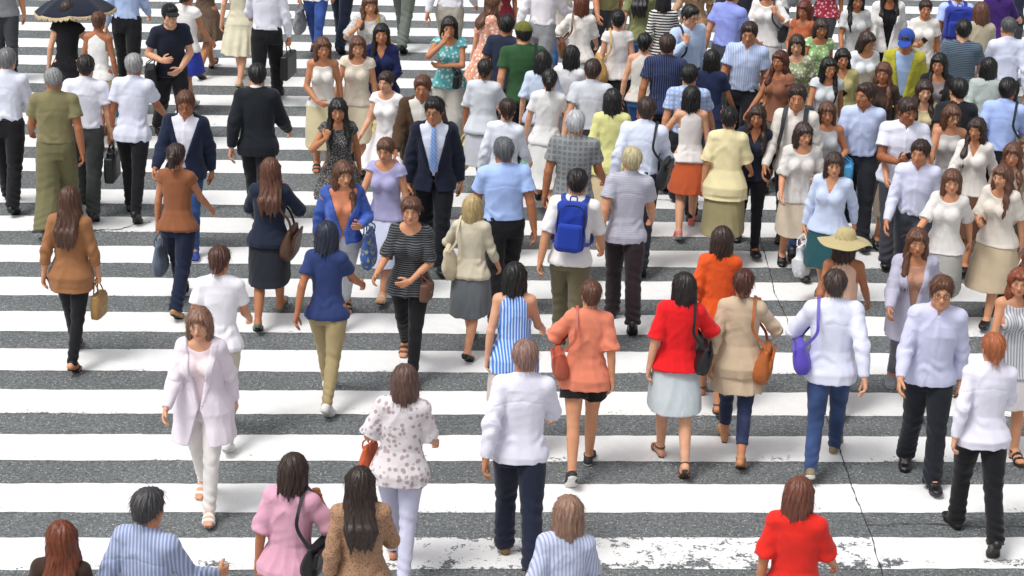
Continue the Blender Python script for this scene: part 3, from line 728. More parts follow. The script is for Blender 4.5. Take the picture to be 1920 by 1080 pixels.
        f = Field(); F.add_foot(f, s, .010 if kind != 'sandal' else .008)
        if kind == 'leather': f.cone(q['toe'], q['toe']+q['f2']*.018, [.021, .014], k=.015)
        f.cut(F.solecut(s, {'sneaker': .016, 'leather': .006, 'pump': .004, 'boot': .010, 'sandal': .004}[kind]))
        out['sole'] = f.mesh(h)
        return out
    def hair(F, style, h=.007):
        f = Field(); R = F.HR; z = F.hs
        E = lambda c, r, k=.02, op='u': f.ell(F.H(*c), np.array(r)*z, R, k=k, op=op)
        C = lambda a, b, r, k=.02: f.cone(F.H(*a), F.H(*b), np.array(r)*z, k=k)
        def pl(pt, n):
            pt = np.array(pt); n = nrm(n)
            return lambda X, Y, Z: -((F.hl(X, Y, Z)[0]-pt[0])*n[0]+(F.hl(X, Y, Z)[1]-pt[1])*n[1]+(F.hl(X, Y, Z)[2]-pt[2])*n[2])
        def face(w, zt, yb):
            def fn(X, Y, Z):
                x, y, zz = F.hl(X, Y, Z)
                return -np.maximum(np.maximum(np.abs(x)-w-.25*np.maximum(0, -zz-.02)*0, zz-zt+2.2*x*x/.06*.05), y-yb)
            return fn
        if style in ('short', 'crop', 'thin'):
            t = {'short': .014, 'crop': .008, 'thin': .006}[style]
            E((0, .018, .036), (.076+t, .094+t, .086+t))
            if style == 'short': E((0, -.05, .085), (.055, .045, .034)); E((0, .07, -.02), (.06, .036, .05))
            f.cut(pl((0, -.080, .058), (0, .80, .62))); f.cut(pl((0, 0, -.075), (0, 0, 1)))
        elif style in ('bob', 'long', 'wavy', 'pony', 'bun', 'lowtail'):
            t = .012
            E((0, .016, .038), (.078+t, .096+t, .086+t))
            if style in ('bob', 'long', 'wavy'):
                zb = -.13 if style == 'bob' else -.16
                for s in (1, -1):
                    C((s*.066, -.005, .03), (s*.080, .0, zb), [.036, .034, .030 if style == 'bob' else .034], k=.03)
                    C((s*.050, .055, .0), (s*.060, .062, zb), [.045, .045, .036], k=.03)
                C((0, .075, .0), (0, .085, zb-.01), [.05, .05, .04], k=.03)
                E((0, -.066, .072), (.062, .036, .026), k=.02)
                f.cut(face(.050, .052, .0))
                if style != 'bob':
                    L = -.40 if style == 'long' else -.33
                    for x in (-.062, -.02, .02, .062):
                        p0 = F.H(x, .075, -.12); p1 = F.T(x*1.15, .135 if F.sex == 'f' else .15, .40); p2 = F.T(x*1.05, .142, .672+L*1.0+.012*math.sin(90*x))
                        f.cone(p0, p1, [.040, .036], k=.03); f.cone(p1, p2, [.036, .030, .012], k=.03)
                    for s in (1, -1):   # strands in front of the shoulders
                        if (F.seed+s) % 3: f.cone(F.H(s*.082, -.01, -.12), F.T(s*.095, -.098, .40), [.032, .028], k=.02); f.cone(F.T(s*.095, -.098, .40), F.T(s*.085, -.138, .29), [.028, .008], k=.02)
            else:
                E((0, .070, -.03), (.062, .04, .05), k=.03)
                E((0, -.062, .074), (.060, .036, .026), k=.02)
                f.cut(pl((0, -.086, .050), (0, .76, .66))); f.cut(pl((0, 0, -.085), (0, 0, 1)))
                if style == 'bun': E((0, .112, .055), (.044, .040, .044), k=.012)
                if style == 'pony':
                    C((0, .10, .05), (0, .145, .02), [.026, .028], k=.012); C((0, .145, .02), (0, .150, -.10), [.030, .032], k=.01); C((0, .150, -.10), (.008, .138, -.23), [.030, .008], k=.01)
                if style == 'lowtail':
                    C((0, .095, -.05), (0, .115, -.10), [.026, .026], k=.012); C((0, .115, -.10), (.006, .128, -.20), [.028, .026], k=.01); C((.006, .128, -.20), (0, .135, -.32), [.026, .007], k=.01)
        P, Q = f.mesh(h)
        # locks: displacement that varies round the head, little along the strands
        x, y, zz = F.hl(P[:, 0], P[:, 1], P[:, 2]); N = vnormals(P, Q)
        th = np.arctan2(y-.01, x); r = np.random.RandomState(F.seed+11)
        d = .0030*np.sin(19*th+3*np.sin(zz*16+r.uniform(0, 6))+r.uniform(0, 6))+.0022*np.sin(37*th+2*np.sin(zz*27)+r.uniform(0, 6))+.0026*np.sin(zz*52+9*th+r.uniform(0, 6))*(zz > .03)
        if style == 'wavy': d = d+.007*np.sin(zz*42+2.5*th)*(zz < 0)
        P = P+N*d[:, None]
        if style in ('bob', 'long', 'wavy'):
            low = np.clip((zz.min()+.10-zz)/.10, 0, 1); P[:, 2] += low*(.014*np.sin(15*th+r.uniform(0, 6))+.010*np.sin(29*th+r.uniform(0, 6)))
        return P, Q
    def strands(F, P, Q, n=260):
        """loose hairs: thin tapering blades lying along the hair and lifting off it"""
        r = np.random.RandomState(F.seed+21); N = vnormals(P, Q); c = r.choice(len(P), min(n, len(P)), replace=False); V, Fq = [], []
        part = F.H(.02*r.uniform(-1, 1), -.02, .125)
        for i in c:
            p, nn = P[i], N[i]
            if nn[2] < -.5: continue
            g = (p-part); g = g/np.linalg.norm(g)+V3(0, 0, -1.3); t = g-nn*(g@nn)
            if np.linalg.norm(t) < .05: continue
            t = nrm(t+r.normal(size=3)*.18); L = r.uniform(.03, .085); lift = r.uniform(.02, .30); s_ = nrm(np.cross(t, nn)); w = r.uniform(.0011, .0022)
            q = [p-nn*.003, p+t*L*.5+nn*L*lift*.45+nn*.001, p+t*L+nn*L*lift*.55+V3(0, 0, -.006)]; b = len(V)
            V += [q[0]-s_*w, q[0]+s_*w, q[1]-s_*w*.8, q[1]+s_*w*.8, q[2]-s_*w*.2, q[2]+s_*w*.2]; Fq += [(b, b+1, b+3, b+2), (b+2, b+3, b+5, b+4)]
        P2 = np.concatenate([P, np.array(V)]); Q2 = np.concatenate([Q, np.array(Fq)+len(P)]); return P2, Q2
    def glasses(F):
        V, Q = [], []
        def add(v, f):
            b = len(V); V.extend(v); Q.extend([tuple(i+b for i in q) for q in f])
        for s in (1, -1):
            ring = [F.H(s*.031+.0225*math.cos(a), -.104+.10*abs(.0225*math.cos(a))*0, .001+.0175*math.sin(a)) for a in np.linspace(0, 2*math.pi, 19)]
            add(*tube(ring, .0020, 5)); add(*tube([F.H(s*.0535, -.103, .004), F.H(s*.077, -.085, .006), F.H(s*.080, .012, .004)], .0019, 5))
        add(*tube([F.H(-.009, -.106, .004), F.H(0, -.112, .006), F.H(.009, -.106, .004)], .0019, 5)); return V, Q
    def sunhat(F, brim=.16, crown=.11):
        V, Q = [], []; n = 48; prof = [(.004, .128+.0), (.05, .126), (.078, .108), (.094, .075), (.101, .035), (.104, .030), (.13, .024), (.104+brim*.6, .012), (.104+brim, -.008), (.104+brim+.003, -.012), (.104+brim, -.013), (.104+brim*.6, .006), (.13, .018), (.101, .024)]
        for i, (r, zz) in enumerate(prof):
            for j in range(n):
                a = 2*math.pi*j/n; wv = (.016*math.sin(3*a+F.seed)+.008*math.sin(5*a))*max(0, (r-.12)/.12)
                V.append(F.H(r*math.cos(a), .012+r*1.12*math.sin(a), zz+.028+wv))
        for i in range(len(prof)-1):
            for j in range(n): k = (j+1) % n; Q.append((i*n+j, i*n+k, (i+1)*n+k, (i+1)*n+j))
        Q.append(tuple(range(n))); return V, Q
    def cap(F, h=.006):
        f = Field(); z = F.hs
        f.ell(F.H(0, .014, .045), np.array([.096, .116, .102])*z, F.HR, k=.01)
        f.cut(lambda X, Y, Z: .048-.12*F.hl(X, Y, Z)[1]*0-F.hl(X, Y, Z)[2])
        g = Field(); g.ell(F.H(0, -.115, .046), np.array([.076, .088, .012])*z, F.HR@rotx(rad(10)), k=.01)
        return f.mesh(h), g.mesh(h)
# ------------------------------------------------------------------ people and what they carry
WH, OW, LB, SB, NV, BK, GY, LG, DG = '#eceae8', '#dedad2', '#b4c8ee', '#8fb2ea', '#1a2136', '#131418', '#8a8c90', '#b9babb', '#3c3f44'
LIL, KH, BG, BR, TN, OL = '#cfcde4', '#9b8f6c', '#cbb894', '#5a3a28', '#b58d5c', '#5f5c40'
HB, HD, HN, HM, HG, HL = '#0f0d0d', '#1c1412', '#33211a', '#5a3826', '#8f8f90', '#b09a6c'
SK = ['#cb9674', '#bd8562', '#d6a688', '#ad7452']
CROWD = 'people walking over the zebra crossing'
PLACED = []
def mobj(name, PQ, mat, parent=None, M=None, c=None):
    P, Q = PQ
    P = np.asarray(P, float)
    if c is not None: P = P-np.asarray(c)
    me = new_mesh(name, P, Q, mat, smooth=isinstance(Q, np.ndarray) or name not in ('tie', 'strap', 'handle'))
    o = link(name, me, parent)
    if M is not None: o.matrix_world = M if c is None else M@Matrix.Translation(Vector([float(v) for v in c]))
    return o
def person(label, x, t=None, f=None, h=1.62, face=180, sex='f', legs='small', side=1, arms=('swing', 'swing'), lean=3, head=(0, 0), wide=1.0,
           top=None, over=None, bottom=None, dress=None, shoes=('leather', BK), hair=('bob', HB), hat=None, skin=None, tie=None, belt=None, items=(), dx=0, glasses=False):
    i = len(PLACED); rnd = random.Random(i*31+5)
    far = (f if f is not None else t+240) < 430
    near = (f is not None and f > 780) or (t is not None and t > 600); hb = .0085 if far else .0066; hc = .0115 if far else (.0078 if near else .0092)
    F = Fig(sex, legs, side, arms, lean, head, wide*rnd.uniform(.86, .98), seed=i+3)
    sc = h/1.70
    X, Y = at(x, f, 0) if f is not None else at(x, t, F.topz*sc)
    M = Matrix.Translation((X, Y, .006))@Matrix.Rotation(rad(face+rnd.uniform(-9, 9)), 4, 'Z')@Matrix.Scale(sc, 4)
    sk = skinmat(skin or SK[rnd.randrange(4)])
    P, Q, mask = F.body(hb)
    me = new_mesh('person', P, Q, sk)
    ca = me.attributes.new('mask', 'FLOAT_COLOR', 'POINT'); ca.data.foreach_set('color', mask.ravel())
    root = link('person', me); root.matrix_world = M
    tag(root, label, 'person', CROWD)
    PLACED.append((label, X, Y, x, f, t))
    hemz = [.2]
    def cloth(spec, is_over=False):
        kind = spec[0]; kw = dict(spec[1]) if len(spec) > 1 and isinstance(spec[1], dict) else {}
        col = [s for s in spec[1:] if not isinstance(s, dict)]
        mat = fabric(*col)
        base = {'shirt': dict(sleeve='long', neck='collar', hem=.06, loose=.020, blouse=.010, amp=.0034), 'short_shirt': dict(sleeve='short', neck='collar', hem=.06, loose=.021, blouse=.010, amp=.0032),
                'tshirt': dict(amp=.0026, sleeve='short', neck='crew', hem=-.05, loose=.019), 'loose_top': dict(sleeve='elbow', neck='scoop', hem=-.06, loose=.024, flare=.016, amp=.0038),
                'blouse': dict(sleeve='long', neck='v', hem=-.04, loose=.024, flare=.01, amp=.0038), 'tank_top': dict(amp=.0018, sleeve='none', neck='scoop', hem=-.03, loose=.012),
                'cap_top': dict(amp=.0022, sleeve='cap', neck='scoop', hem=-.04, loose=.016, flare=.008), 'three_top': dict(amp=.0026, sleeve='three', neck='boat', hem=-.05, loose=.018),
                'tunic': dict(sleeve='three', neck='v', hem=-.24, loose=.026, flare=.045, amp=.004),
                'jacket': dict(sleeve='long', neck='open', hem=-.10, loose=.030, open_=(.10, .30, .22), amp=.0028), 'cardigan': dict(sleeve='long', neck='open', hem=-.20, loose=.030, open_=(.02, .17, .25), amp=.0034, flare=.02)}[kind]
        base.update(kw); base.setdefault('h', hc)
        if not over: hemz[0] = base['hem']
        if over and not is_over: base.update(hem=max(base['hem'], .04), loose=min(base['loose'], .015), flare=0.0, blouse=0.0, amp=.0010, sleeve='cap' if base['sleeve'] in ('short', 'elbow', 'cap') else base['sleeve'])
        if not is_over and kind not in ('tank_top', 'cap_top'): base['loose'] *= .80
        amp_ = base['amp']; base['amp'] = amp_*rnd.uniform(.75, 1.25)
        nm = {'short_shirt': 'shirt', 'loose_top': 'blouse', 'tank_top': 'sleeveless_top', 'cap_top': 'sleeveless_top', 'three_top': 'pullover'}.get(kind, kind)
        mobj(nm, F.top(**base), mat, root)
    if top: cloth(top)
    if over: cloth(over, True)
    if dress:
        kw = dict(dress[0]); kw.setdefault('h', hc); mobj('dress', F.dress(**kw), fabric(*dress[1:]), root)
    if bottom:
        kind = bottom[0]; kw = dict(bottom[1]) if isinstance(bottom[1], dict) else {}; col = [s for s in bottom[1:] if not isinstance(s, dict)]
        kw.setdefault('h', hc)
        if hemz[0] < .05: kw.setdefault('top', max(hemz[0], -.09)+.03)
        if kind == 'skirt': mobj('skirt', F.skirt(**kw), fabric(*col), root)
        else:
            fit = {'trousers': 'straight', 'jeans': 'slim', 'slim_trousers': 'slim', 'wide_trousers': 'wide', 'shorts': 'shorts', 'leggings': 'slim'}[kind]
            if fit == 'shorts': kw.setdefault('length', .45)
            mobj('trousers' if 'trousers' in kind else kind, F.trousers(fit=fit, **kw), fabric(*col), root)
    if belt: mobj('belt', F.belt(hc), leather(belt), root)
    if tie: mobj('tie', F.tie(), fabric(*tie), root)
    for s in (1, -1):
        d = F.shoe(s, shoes[0], .0075 if far else .006)
        scol = {'sneaker': '#d8d8d4', 'leather': '#17130f', 'pump': '#1c1714', 'boot': '#14110f', 'sandal': shoes[2] if len(shoes) > 2 else '#4a3222'}[shoes[0]]
        if 'shoe' in d:
            o = mobj('shoe', d['shoe'], leather(shoes[1], .4 if shoes[0] != 'sneaker' else .7), root); mobj('sole', d['sole'], plain('rubber', scol, .7), o)
        else:
            o = mobj('sandal', d['sole'], leather(scol, .6), root); mobj('strap', d['strap'], leather(shoes[1], .5), o)
    if hair:
        hp = F.hair(hair[0], .0085 if far else .0066); mobj('hair', F.strands(*hp, n=160 if far else 420), hairmat(hair[1]), root)
    if glasses: mobj('glasses', F.glasses(), plain('spectacles', '#1a1a1c', .3), root)
    if hat:
        if hat[0] == 'sunhat': mobj('sun_hat', F.sunhat(*(hat[2:] or ())), fabric(hat[1]), root)
        else:
            a, b = F.cap(); o = mobj('cap', a, fabric(hat[1]), root); mobj('visor', b, fabric(hat[2] if len(hat) > 2 else hat[1]), o)
    for it in items: carry(F, M, *it)
    return root

def carry(F, M, kind, s, label, color, *opt):
    """a bag (or other thing) on its own, in place on the figure F that carries it"""
    o = opt[0] if opt else {}
    lea = leather(color, o.get('rough', .45)) if not o.get('cloth') else fabric(color, *(o.get('pat', ())))
    trim = leather(o.get('trim', color), .5)
    Rz = np.eye(3); Mi = M.to_3x3()
    if kind in ('tote', 'shoulder_bag', 'handbag', 'briefcase', 'shopping_bag', 'plastic_bag'):
        w, d, hh = o.get('size', {'tote': (.34, .13, .32), 'shoulder_bag': (.30, .13, .24), 'handbag': (.28, .14, .21), 'briefcase': (.40, .09, .29), 'shopping_bag': (.30, .12, .36), 'plastic_bag': (.30, .15, .36)}[kind])
        onsh = o.get('on', 'shoulder' if kind in ('tote', 'shoulder_bag') else 'hand')
        if onsh == 'shoulder':
            c = F.T(s*(F.shx+.075), o.get('y', .05), o.get('z', .10)); ang = rad(8*s); yaw = rad(90+6*s)
        else:
            g = F.hand[s]['c']
            c = g+V3(s*.012, 0, -hh/2-o.get('drop', .11)); ang = 0; yaw = rad(90+8*s) if onsh == 'hand' else rad(75)
            if onsh == 'elbow':
                g = F.el[s]+(F.wr[s]-F.el[s])*.45; c = g+V3(s*.05, 0, -hh/2-.10)
        Rb = rotz(yaw)@rotx(ang)
        f = Field()
        if kind in ('tote', 'plastic_bag', 'shopping_bag', 'handbag', 'shoulder_bag'):
            soft = kind in ('plastic_bag', 'tote', 'shoulder_bag')
            z = np.linspace(-hh/2, hh/2, 7); q = np.linspace(0, 1, 7)
            sag = np.array([.82, 1.0, 1.05, 1.03, .98, .93, .88]) if soft else np.array([.95, 1, 1, 1, .99, .97, .95])
            dep = np.array([.75, 1.05, 1.1, 1.0, .8, .55, .35]) if soft else np.array([.95, 1, 1, .97, .92, .86, .8])
            f.stack(c, Rb, z, w/2*sag, d/2*dep, q*0, n=3.0 if soft else 5.0)
        else: f.box(c, (w/2, d/2, hh/2), Rb, r=.02)
        if kind in ('handbag', 'shoulder_bag'):   # flap
            f.box(c+Rb@V3(0, -s*d*.40, hh*.16), (w*.44, .012, hh*.26), Rb, r=.01, k=.006)
        if kind == 'briefcase': f.box(c+Rb@V3(0, -d*.5, -hh*.08), (w*.40, .010, hh*.30), Rb, r=.008, k=.004)
        P, Q = f.mesh(.0085)
        if kind in ('tote', 'plastic_bag'): P = folds(P, Q, .004 if kind == 'tote' else .008, F.seed+50, fr=(15, 45), tilt=1.5)
        nm = {'tote': 'tote_bag'}.get(kind, kind)
        bo = mobj(nm, (P, Q), lea, None, M, c)
        tag(bo, label, 'bag', 'bags carried by the people crossing')
        if kind in ('handbag', 'shoulder_bag', 'briefcase'):
            cl = Field(); cl.box(c+Rb@V3(0, -s*(d*.40+.013) if kind != 'briefcase' else -(d*.5+.010), -hh*.03 if kind != 'briefcase' else hh*.16), (.014, .005, .010), Rb, r=.003, k=.002)
            mobj('clasp', cl.mesh(.004), plain('brass', '#b99a52', .3, .9), bo, None, c)
        up = Rb@V3(0, 0, 1); ux = Rb@V3(1, 0, 0); uy = Rb@V3(0, 1, 0)
        if onsh == 'shoulder':
            o_ = .043+o.get('over', 0)
            b0 = c+up*hh*.46
            fr = F.T(s*(F.shx*.80), -F.B[6]-.03-o_, .33); tp = F.T(s*F.shx*.74, .012, .545+o_*.7); bk = F.T(s*F.shx*.80, F.B[6]+.035+o_, .33)
            pts = [b0+V3(0, -w*.38, -.02), F.T(s*(F.shx+.055), -.10-o_, .22), fr, F.T(s*F.shx*.76, -.075-o_, .46), tp, F.T(s*F.shx*.76, .105+o_, .44), bk, F.T(s*(F.shx+.055), .12+o_, .22), b0+V3(0, w*.38, -.02)]
            line = smoothline(pts, 6); cen = F.T(s*F.shx*.4, .01, .30)
            mobj('strap', ribbon(line, [p-cen for p in line], .024, .006), trim, bo, None, c)
        else:
            for e in (-1, 1):
                if kind == 'briefcase' and e == 1: continue
                q = c+uy*e*d*.30*(0 if kind == 'briefcase' else 1)
                pts = [q+up*hh*.42-ux*w*.22, q+up*hh*.62-ux*w*.17, g+uy*e*.006-ux*.035+V3(0, 0, -.012), g+uy*e*.006+ux*.035+V3(0, 0, -.012), q+up*hh*.62+ux*w*.17, q+up*hh*.42+ux*w*.22]
                mobj('handle', tube(smoothline(pts, 5), .0065), trim, bo, None, c)
    elif kind == 'backpack':
        c = F.T(0, F.B[5]+.115, .33); w, d, hh = o.get('size', (.29, .15, .42)); R = F.R
        f = Field(); f.box(c, (w/2, d/2, hh/2), R, r=.06); P, Q = f.mesh(.009); P = folds(P, Q, .003, F.seed+60, fr=(14, 40), tilt=1.5)
        bo = mobj('backpack', (P, Q), lea, None, M, c); tag(bo, label, 'backpack', 'bags carried by the people crossing')
        g = Field(); g.box(c+R@V3(0, d*.5+.012, -hh*.17), (w*.40, .040, hh*.25), R, r=.03); mobj('pocket', g.mesh(.008), trim if o.get('trim') else lea, bo, None, c)
        arc = smoothline([c+R@V3(-w*.44, d*.40, -hh*.10), c+R@V3(-w*.43, d*.44, hh*.22), c+R@V3(-w*.30, d*.45, hh*.40), c+R@V3(0, d*.45, hh*.445), c+R@V3(w*.30, d*.45, hh*.40), c+R@V3(w*.43, d*.44, hh*.22), c+R@V3(w*.44, d*.40, -hh*.10)], 6)
        mobj('zip', tube(arc, .005, 6), plain('zip', '#15161a', .4), bo, None, c)
        mobj('handle', tube(smoothline([c+R@V3(-.03, -.03, hh*.47), c+R@V3(-.025, -.04, hh*.56), c+R@V3(.025, -.04, hh*.56), c+R@V3(.03, -.03, hh*.47)], 5), .007), trim, bo, None, c)
        for e in (-1, 1):
            k = F.shx
            pts = [c+R@V3(e*.07, -d*.45, hh*.42), F.T(e*k*.62, .075, .535), F.T(e*k*.66, -.01, .560), F.T(e*k*.68, -.095, .49), F.T(e*k*.74, -F.B[6]-.04, .36), F.T(e*k*.95, -.10, .22), F.T(e*(k+.01), .03, .15), c+R@V3(e*.11, -d*.40, -hh*.36)]
            line = smoothline(pts, 6); cen = F.T(0, 0, .30)
            mobj('strap', ribbon(line, [p-cen for p in line], .045, .009), trim, bo, None, c)
    elif kind == 'phone':
        g = F.hand[s]; c = g['c']+g['d']*.045+g['n']*.006; R = np.stack([g['t'], g['n'], g['d']], 1)
        f = Field(); f.box(c, (.036, .0055, .072), R, r=.005); bo = mobj('mobile_phone', f.mesh(.004), plain('phone', color, .3), None, M, c); tag(bo, label, 'phone', 'phones held by the people crossing')
        f = Field(); f.box(c-g['n']*.0055, (.032, .0012, .062), R, r=.001); mobj('screen', f.mesh(.0016), plain('screen', '#0c0f14', .12), bo, None, c)
    elif kind == 'umbrella':
        g = F.hand[s]['c']; hx = g.copy(); tilt = R = rotx(rad(o.get('tilt', -10)))@roty(rad(o.get('roll', 6)))
        c = hx; ax = R@V3(0, 0, 1); apex = hx+ax*o.get('len', .66)
        root = bpy.data.objects.new('umbrella', None); COL.objects.link(root); root.empty_display_size = .1
        root.matrix_world = M@Matrix.Translation(Vector([float(v) for v in c])); tag(root, label, 'umbrella')
        RR = o.get('r', .46); n = 64; V, Q = [], []
        prof = [(t, ) for t in np.linspace(0.02, 1, 12)]
        def pt(t, a, lift=0):
            u = abs(((a/(2*math.pi)*8) % 1)-.5)*2          # 1 on a rib, 0 between ribs
            z = -.20*t**2.0-.03*t**3*(1-u)*0-.028*(t**1.5)*(1-u**2); r = RR*t*(1-.075*(1-u**2)*t)
            return apex+R@V3(r*math.cos(a), r*math.sin(a), z+lift)
        for (t,) in prof:
            for j in range(n): V.append(pt(t, 2*math.pi*j/n))
        for i in range(11):
            for j in range(n): k = (j+1) % n; Q.append((i*n+j, i*n+k, (i+1)*n+k, (i+1)*n+j))
        m = len(V)
        V += [v-ax*.004 for v in V]; Q += [tuple(v+m for v in q[::-1]) for q in Q]
        for j in range(n):
            k = (j+1) % n; Q.append((11*n+j, 11*n+k, m+11*n+k, m+11*n+j))
        Q.append(tuple(range(n))[::-1])
        mobj('canopy', (V, Q), lea, root, None, c)
        V, Q = [], []; n2 = 160
        for i in range(4):
            for j in range(n2):
                a = 2*math.pi*j/n2; p = pt(1, a); sc_ = .5+.5*abs(math.sin(a*20))
                V.append(p-ax*(.0+.018*i*(sc_ if i == 3 else 1))+R@V3(math.cos(a), math.sin(a), 0)*(.004*i+.003*math.sin(a*60+i)))
        for i in range(3):
            for j in range(n2): k = (j+1) % n2; Q.append((i*n2+j, i*n2+k, (i+1)*n2+k, (i+1)*n2+j))
        fo = mobj('frill', (V, Q), fabric(o.get('frill', BG), 'lace', '#7a6a48'), root, None, c); so = fo.modifiers.new('thick', 'SOLIDIFY'); so.thickness = .003
        mobj('shaft', tube([hx-ax*.05, apex+ax*.05], .005), plain('steel', '#9a9a9a', .3, .8), root, None, c)
        mobj('grip', tube(smoothline([hx+ax*.06, hx-ax*.09, hx-ax*.12+R@V3(.015, 0, 0), hx-ax*.115+R@V3(.04, 0, 0), hx-ax*.09+R@V3(.045, 0, 0)], 5), .011), leather('#3a2418'), root, None, c)
        for j in range(8):
            a = 2*math.pi*(j)/8; mobj('rib', tube([pt(t, a, -.012) for t in np.linspace(.04, .97, 7)], .0028, 5), plain('steel', '#9a9a9a', .3, .8), root, None, c)
# ------------------------------------------------------------------ the crowd, row by row from the far side
def people():
    p = person
    # ---- top edge of the crossing
    p('person in grey shirt at the far corner beyond the white-haired man', 14, f=150, h=1.68, face=10, sex='m', legs='mid', top=('tshirt', GY), bottom=('trousers', DG), hair=('short', HD))
    p('woman in black dress walking beneath the navy parasol', 132, f=252, h=1.60, face=175, legs='small', dress=(dict(sleeve='cap', hem=-.36), BK), hair=('lowtail', HN), shoes=('pump', BK), arms=('swing', 'brolly'),
      items=[('umbrella', -1, 'dark navy parasol with a tan lace frill held over a woman in black', '#1b2231', dict(cloth=1, r=.50, len=.46, tilt=4, roll=4)), ('tote', 1, 'crimson cloth bag hanging beside the woman under the parasol', '#b0264c', dict(on='hand', cloth=1, size=(.26, .10, .34)))])
    p('woman in white sleeveless top carrying a turquoise bag beside the parasol', 190, f=268, h=1.58, face=170, legs='contact', top=('tank_top', WH), bottom=('skirt', dict(flare=.05), BG), hair=('bun', HM), shoes=('sandal', TN), arms=('carry', 'carry'), dx=0,
      items=[('tote', -1, 'turquoise bag hanging next to the navy parasol', '#2390a4', dict(on='hand', cloth=1, size=(.30, .12, .28)))])
    p('man in pale blue tucked shirt behind the parasol and capped man', 242, f=172, h=1.74, face=180, sex='m', legs='small', top=('shirt', LB), bottom=('trousers', BK), belt=BK, hair=('short', HB))
    p('man in black cap and dark navy top bending over his bag', 318, t=6, h=1.70, face=20, sex='m', legs='small', lean=9, top=('tshirt', '#1d2233'), bottom=('trousers', BK), hair=('short', HB), hat=('cap', BK), shoes=('sneaker', BK), arms=('clasp', 'bagarm'),
      items=[('handbag', -1, 'black bag on the forearm of the capped man', '#17171a', dict(on='elbow'))])
    p('woman in mottled brown dress with bare calves and black shoes', 388, f=138, h=1.62, face=165, legs='contact', dress=(dict(hem=-.36), '#6a5748', 'dots', '#4a3a30'), over=None, hair=('long', HN), shoes=('pump', BK))
    p('woman in white top and bright blue skirt beside the brown dress', 352, f=212, h=1.58, face=150, legs='small', top=('cap_top', WH), bottom=('skirt', dict(hem=-.34), '#2c3da0'), hair=('pony', HD), shoes=('sneaker', WH))
    p('woman in long cream dress beside the man with black briefcase', 452, f=158, h=1.60, face=178, legs='small', dress=(dict(hem=-.42, sleeve='short'), '#dcd6bc'), hair=('bob', HM), shoes=('pump', BG))
    p('man in white shirt and black trousers holding a black briefcase', 502, f=198, h=1.78, face=180, sex='m', legs='small', side=-1, top=('shirt', '#e4e6f2'), bottom=('trousers', BK), belt=BK, hair=('short', HB), arms=('swing', 'carry'),
      items=[('briefcase', -1, 'black briefcase carried by the man in white shirt near the far edge', BK)])
    p('person in blue jeans and white top behind the woman in cream tank', 592, f=108, h=1.65, face=0, legs='contact', top=('tshirt', WH), bottom=('jeans', '#2a4684', 'denim'), hair=('bob', HD), shoes=('sneaker', NV),
      items=[('tote', -1, 'small grey bag carried by the person in blue jeans', GY, dict(on='hand', cloth=1))], arms=('swing', 'carry'))
    p('person in dark navy trousers and shirt at the far edge', 640, f=92, h=1.70, face=170, sex='m', legs='contact', top=('shirt', '#27304a'), bottom=('trousers', '#1b2438'), hair=('short', HB))
    p('woman in pale grey patterned tee with a mustard bag', 692, t=-10, h=1.62, face=5, legs='small', top=('loose_top', '#c9c8c4', 'dots', '#8d9096'), bottom=('skirt', dict(hem=-.45), OW), hair=('wavy', HM), arms=('clasp', 'strap'),
      items=[('shoulder_bag', 1, 'mustard shoulder bag on the woman in patterned grey tee', '#b58e2a', dict(cloth=1))])
    p('person in grey-green trousers cut off by the top edge', 756, f=90, h=1.75, face=175, sex='m', legs='small', top=('short_shirt', '#8f9a90'), bottom=('trousers', '#6a7068'), hair=('short', HD))
    p('woman with dark fringe in turquoise top, hand raised to her chin', 845, t=30, h=1.66, face=5, legs='mid', top=('cap_top', '#5fb3b8', 'floral', '#d8e0dc'), bottom=('wide_trousers', '#bdbab2'), hair=('bob', HD), shoes=('sneaker', WH), arms=('fold', 'face'),
      items=[('handbag', 1, 'small black bag at the waist of the woman in turquoise', BK, dict(on='elbow', size=(.22, .08, .15)))])
    p('woman in peach wrap dress swinging past the turquoise top', 905, f=228, h=1.64, face=110, legs='contact', lean=6, dress=(dict(sleeve='elbow'), '#d99a80', 'floral', '#e8dcd2'), hair=('wavy', HM), shoes=('pump', TN))
    p('person in dark red blouse at the far edge above the green shirt', 934, f=142, h=1.62, face=10, legs='small', top=('loose_top', '#7c2434'), bottom=('trousers', DG), hair=('bob', HB))
    p('man in white shirt walking behind the green-shirted man', 1012, f=178, h=1.74, face=160, sex='m', legs='contact', top=('shirt', '#e6e4ea'), bottom=('trousers', GY), hair=('short', HB))
    p('woman with reddish brown hair and a brown strap over white blouse', 1090, t=-8, h=1.60, face=178, legs='small', top=('loose_top', '#e8e4dd'), bottom=('skirt', dict(hem=-.40), LG), hair=('bob', '#5e2f18'), arms=('strap', 'swing'),
      items=[('shoulder_bag', 1, 'brown shoulder bag on the woman with reddish hair', '#6b4126')])
    p('woman with long black hair in olive green tee at the far edge', 1192, f=188, h=1.62, face=170, legs='small', top=('tshirt', '#7d8256'), bottom=('jeans', '#3b6492', 'denim'), hair=('long', HB), shoes=('sneaker', WH))
    p('woman in black and white striped top with blue jeans', 1236, f=214, h=1.58, face=176, legs='contact', top=('three_top', '#d8d5d0', 'hstripe', '#16171a'), bottom=('jeans', '#33588f', 'denim'), hair=('bob', HB), shoes=('sneaker', BK))
    p('man in violet-blue shirt striding behind the pale blue shirt man', 1352, f=222, h=1.72, face=150, sex='m', legs='contact', top=('short_shirt', '#8f9be0'), bottom=('trousers', DG), hair=('short', HD))
    p('woman in white top with dark bag strap at the far edge', 1428, f=192, h=1.62, face=-20, legs='small', top=('loose_top', WH), bottom=('skirt', LG), hair=('bob', HM), arms=('strap', 'swing'),
      items=[('shoulder_bag', 1, 'dark shoulder bag on the woman in white at the far edge', '#26282c')])
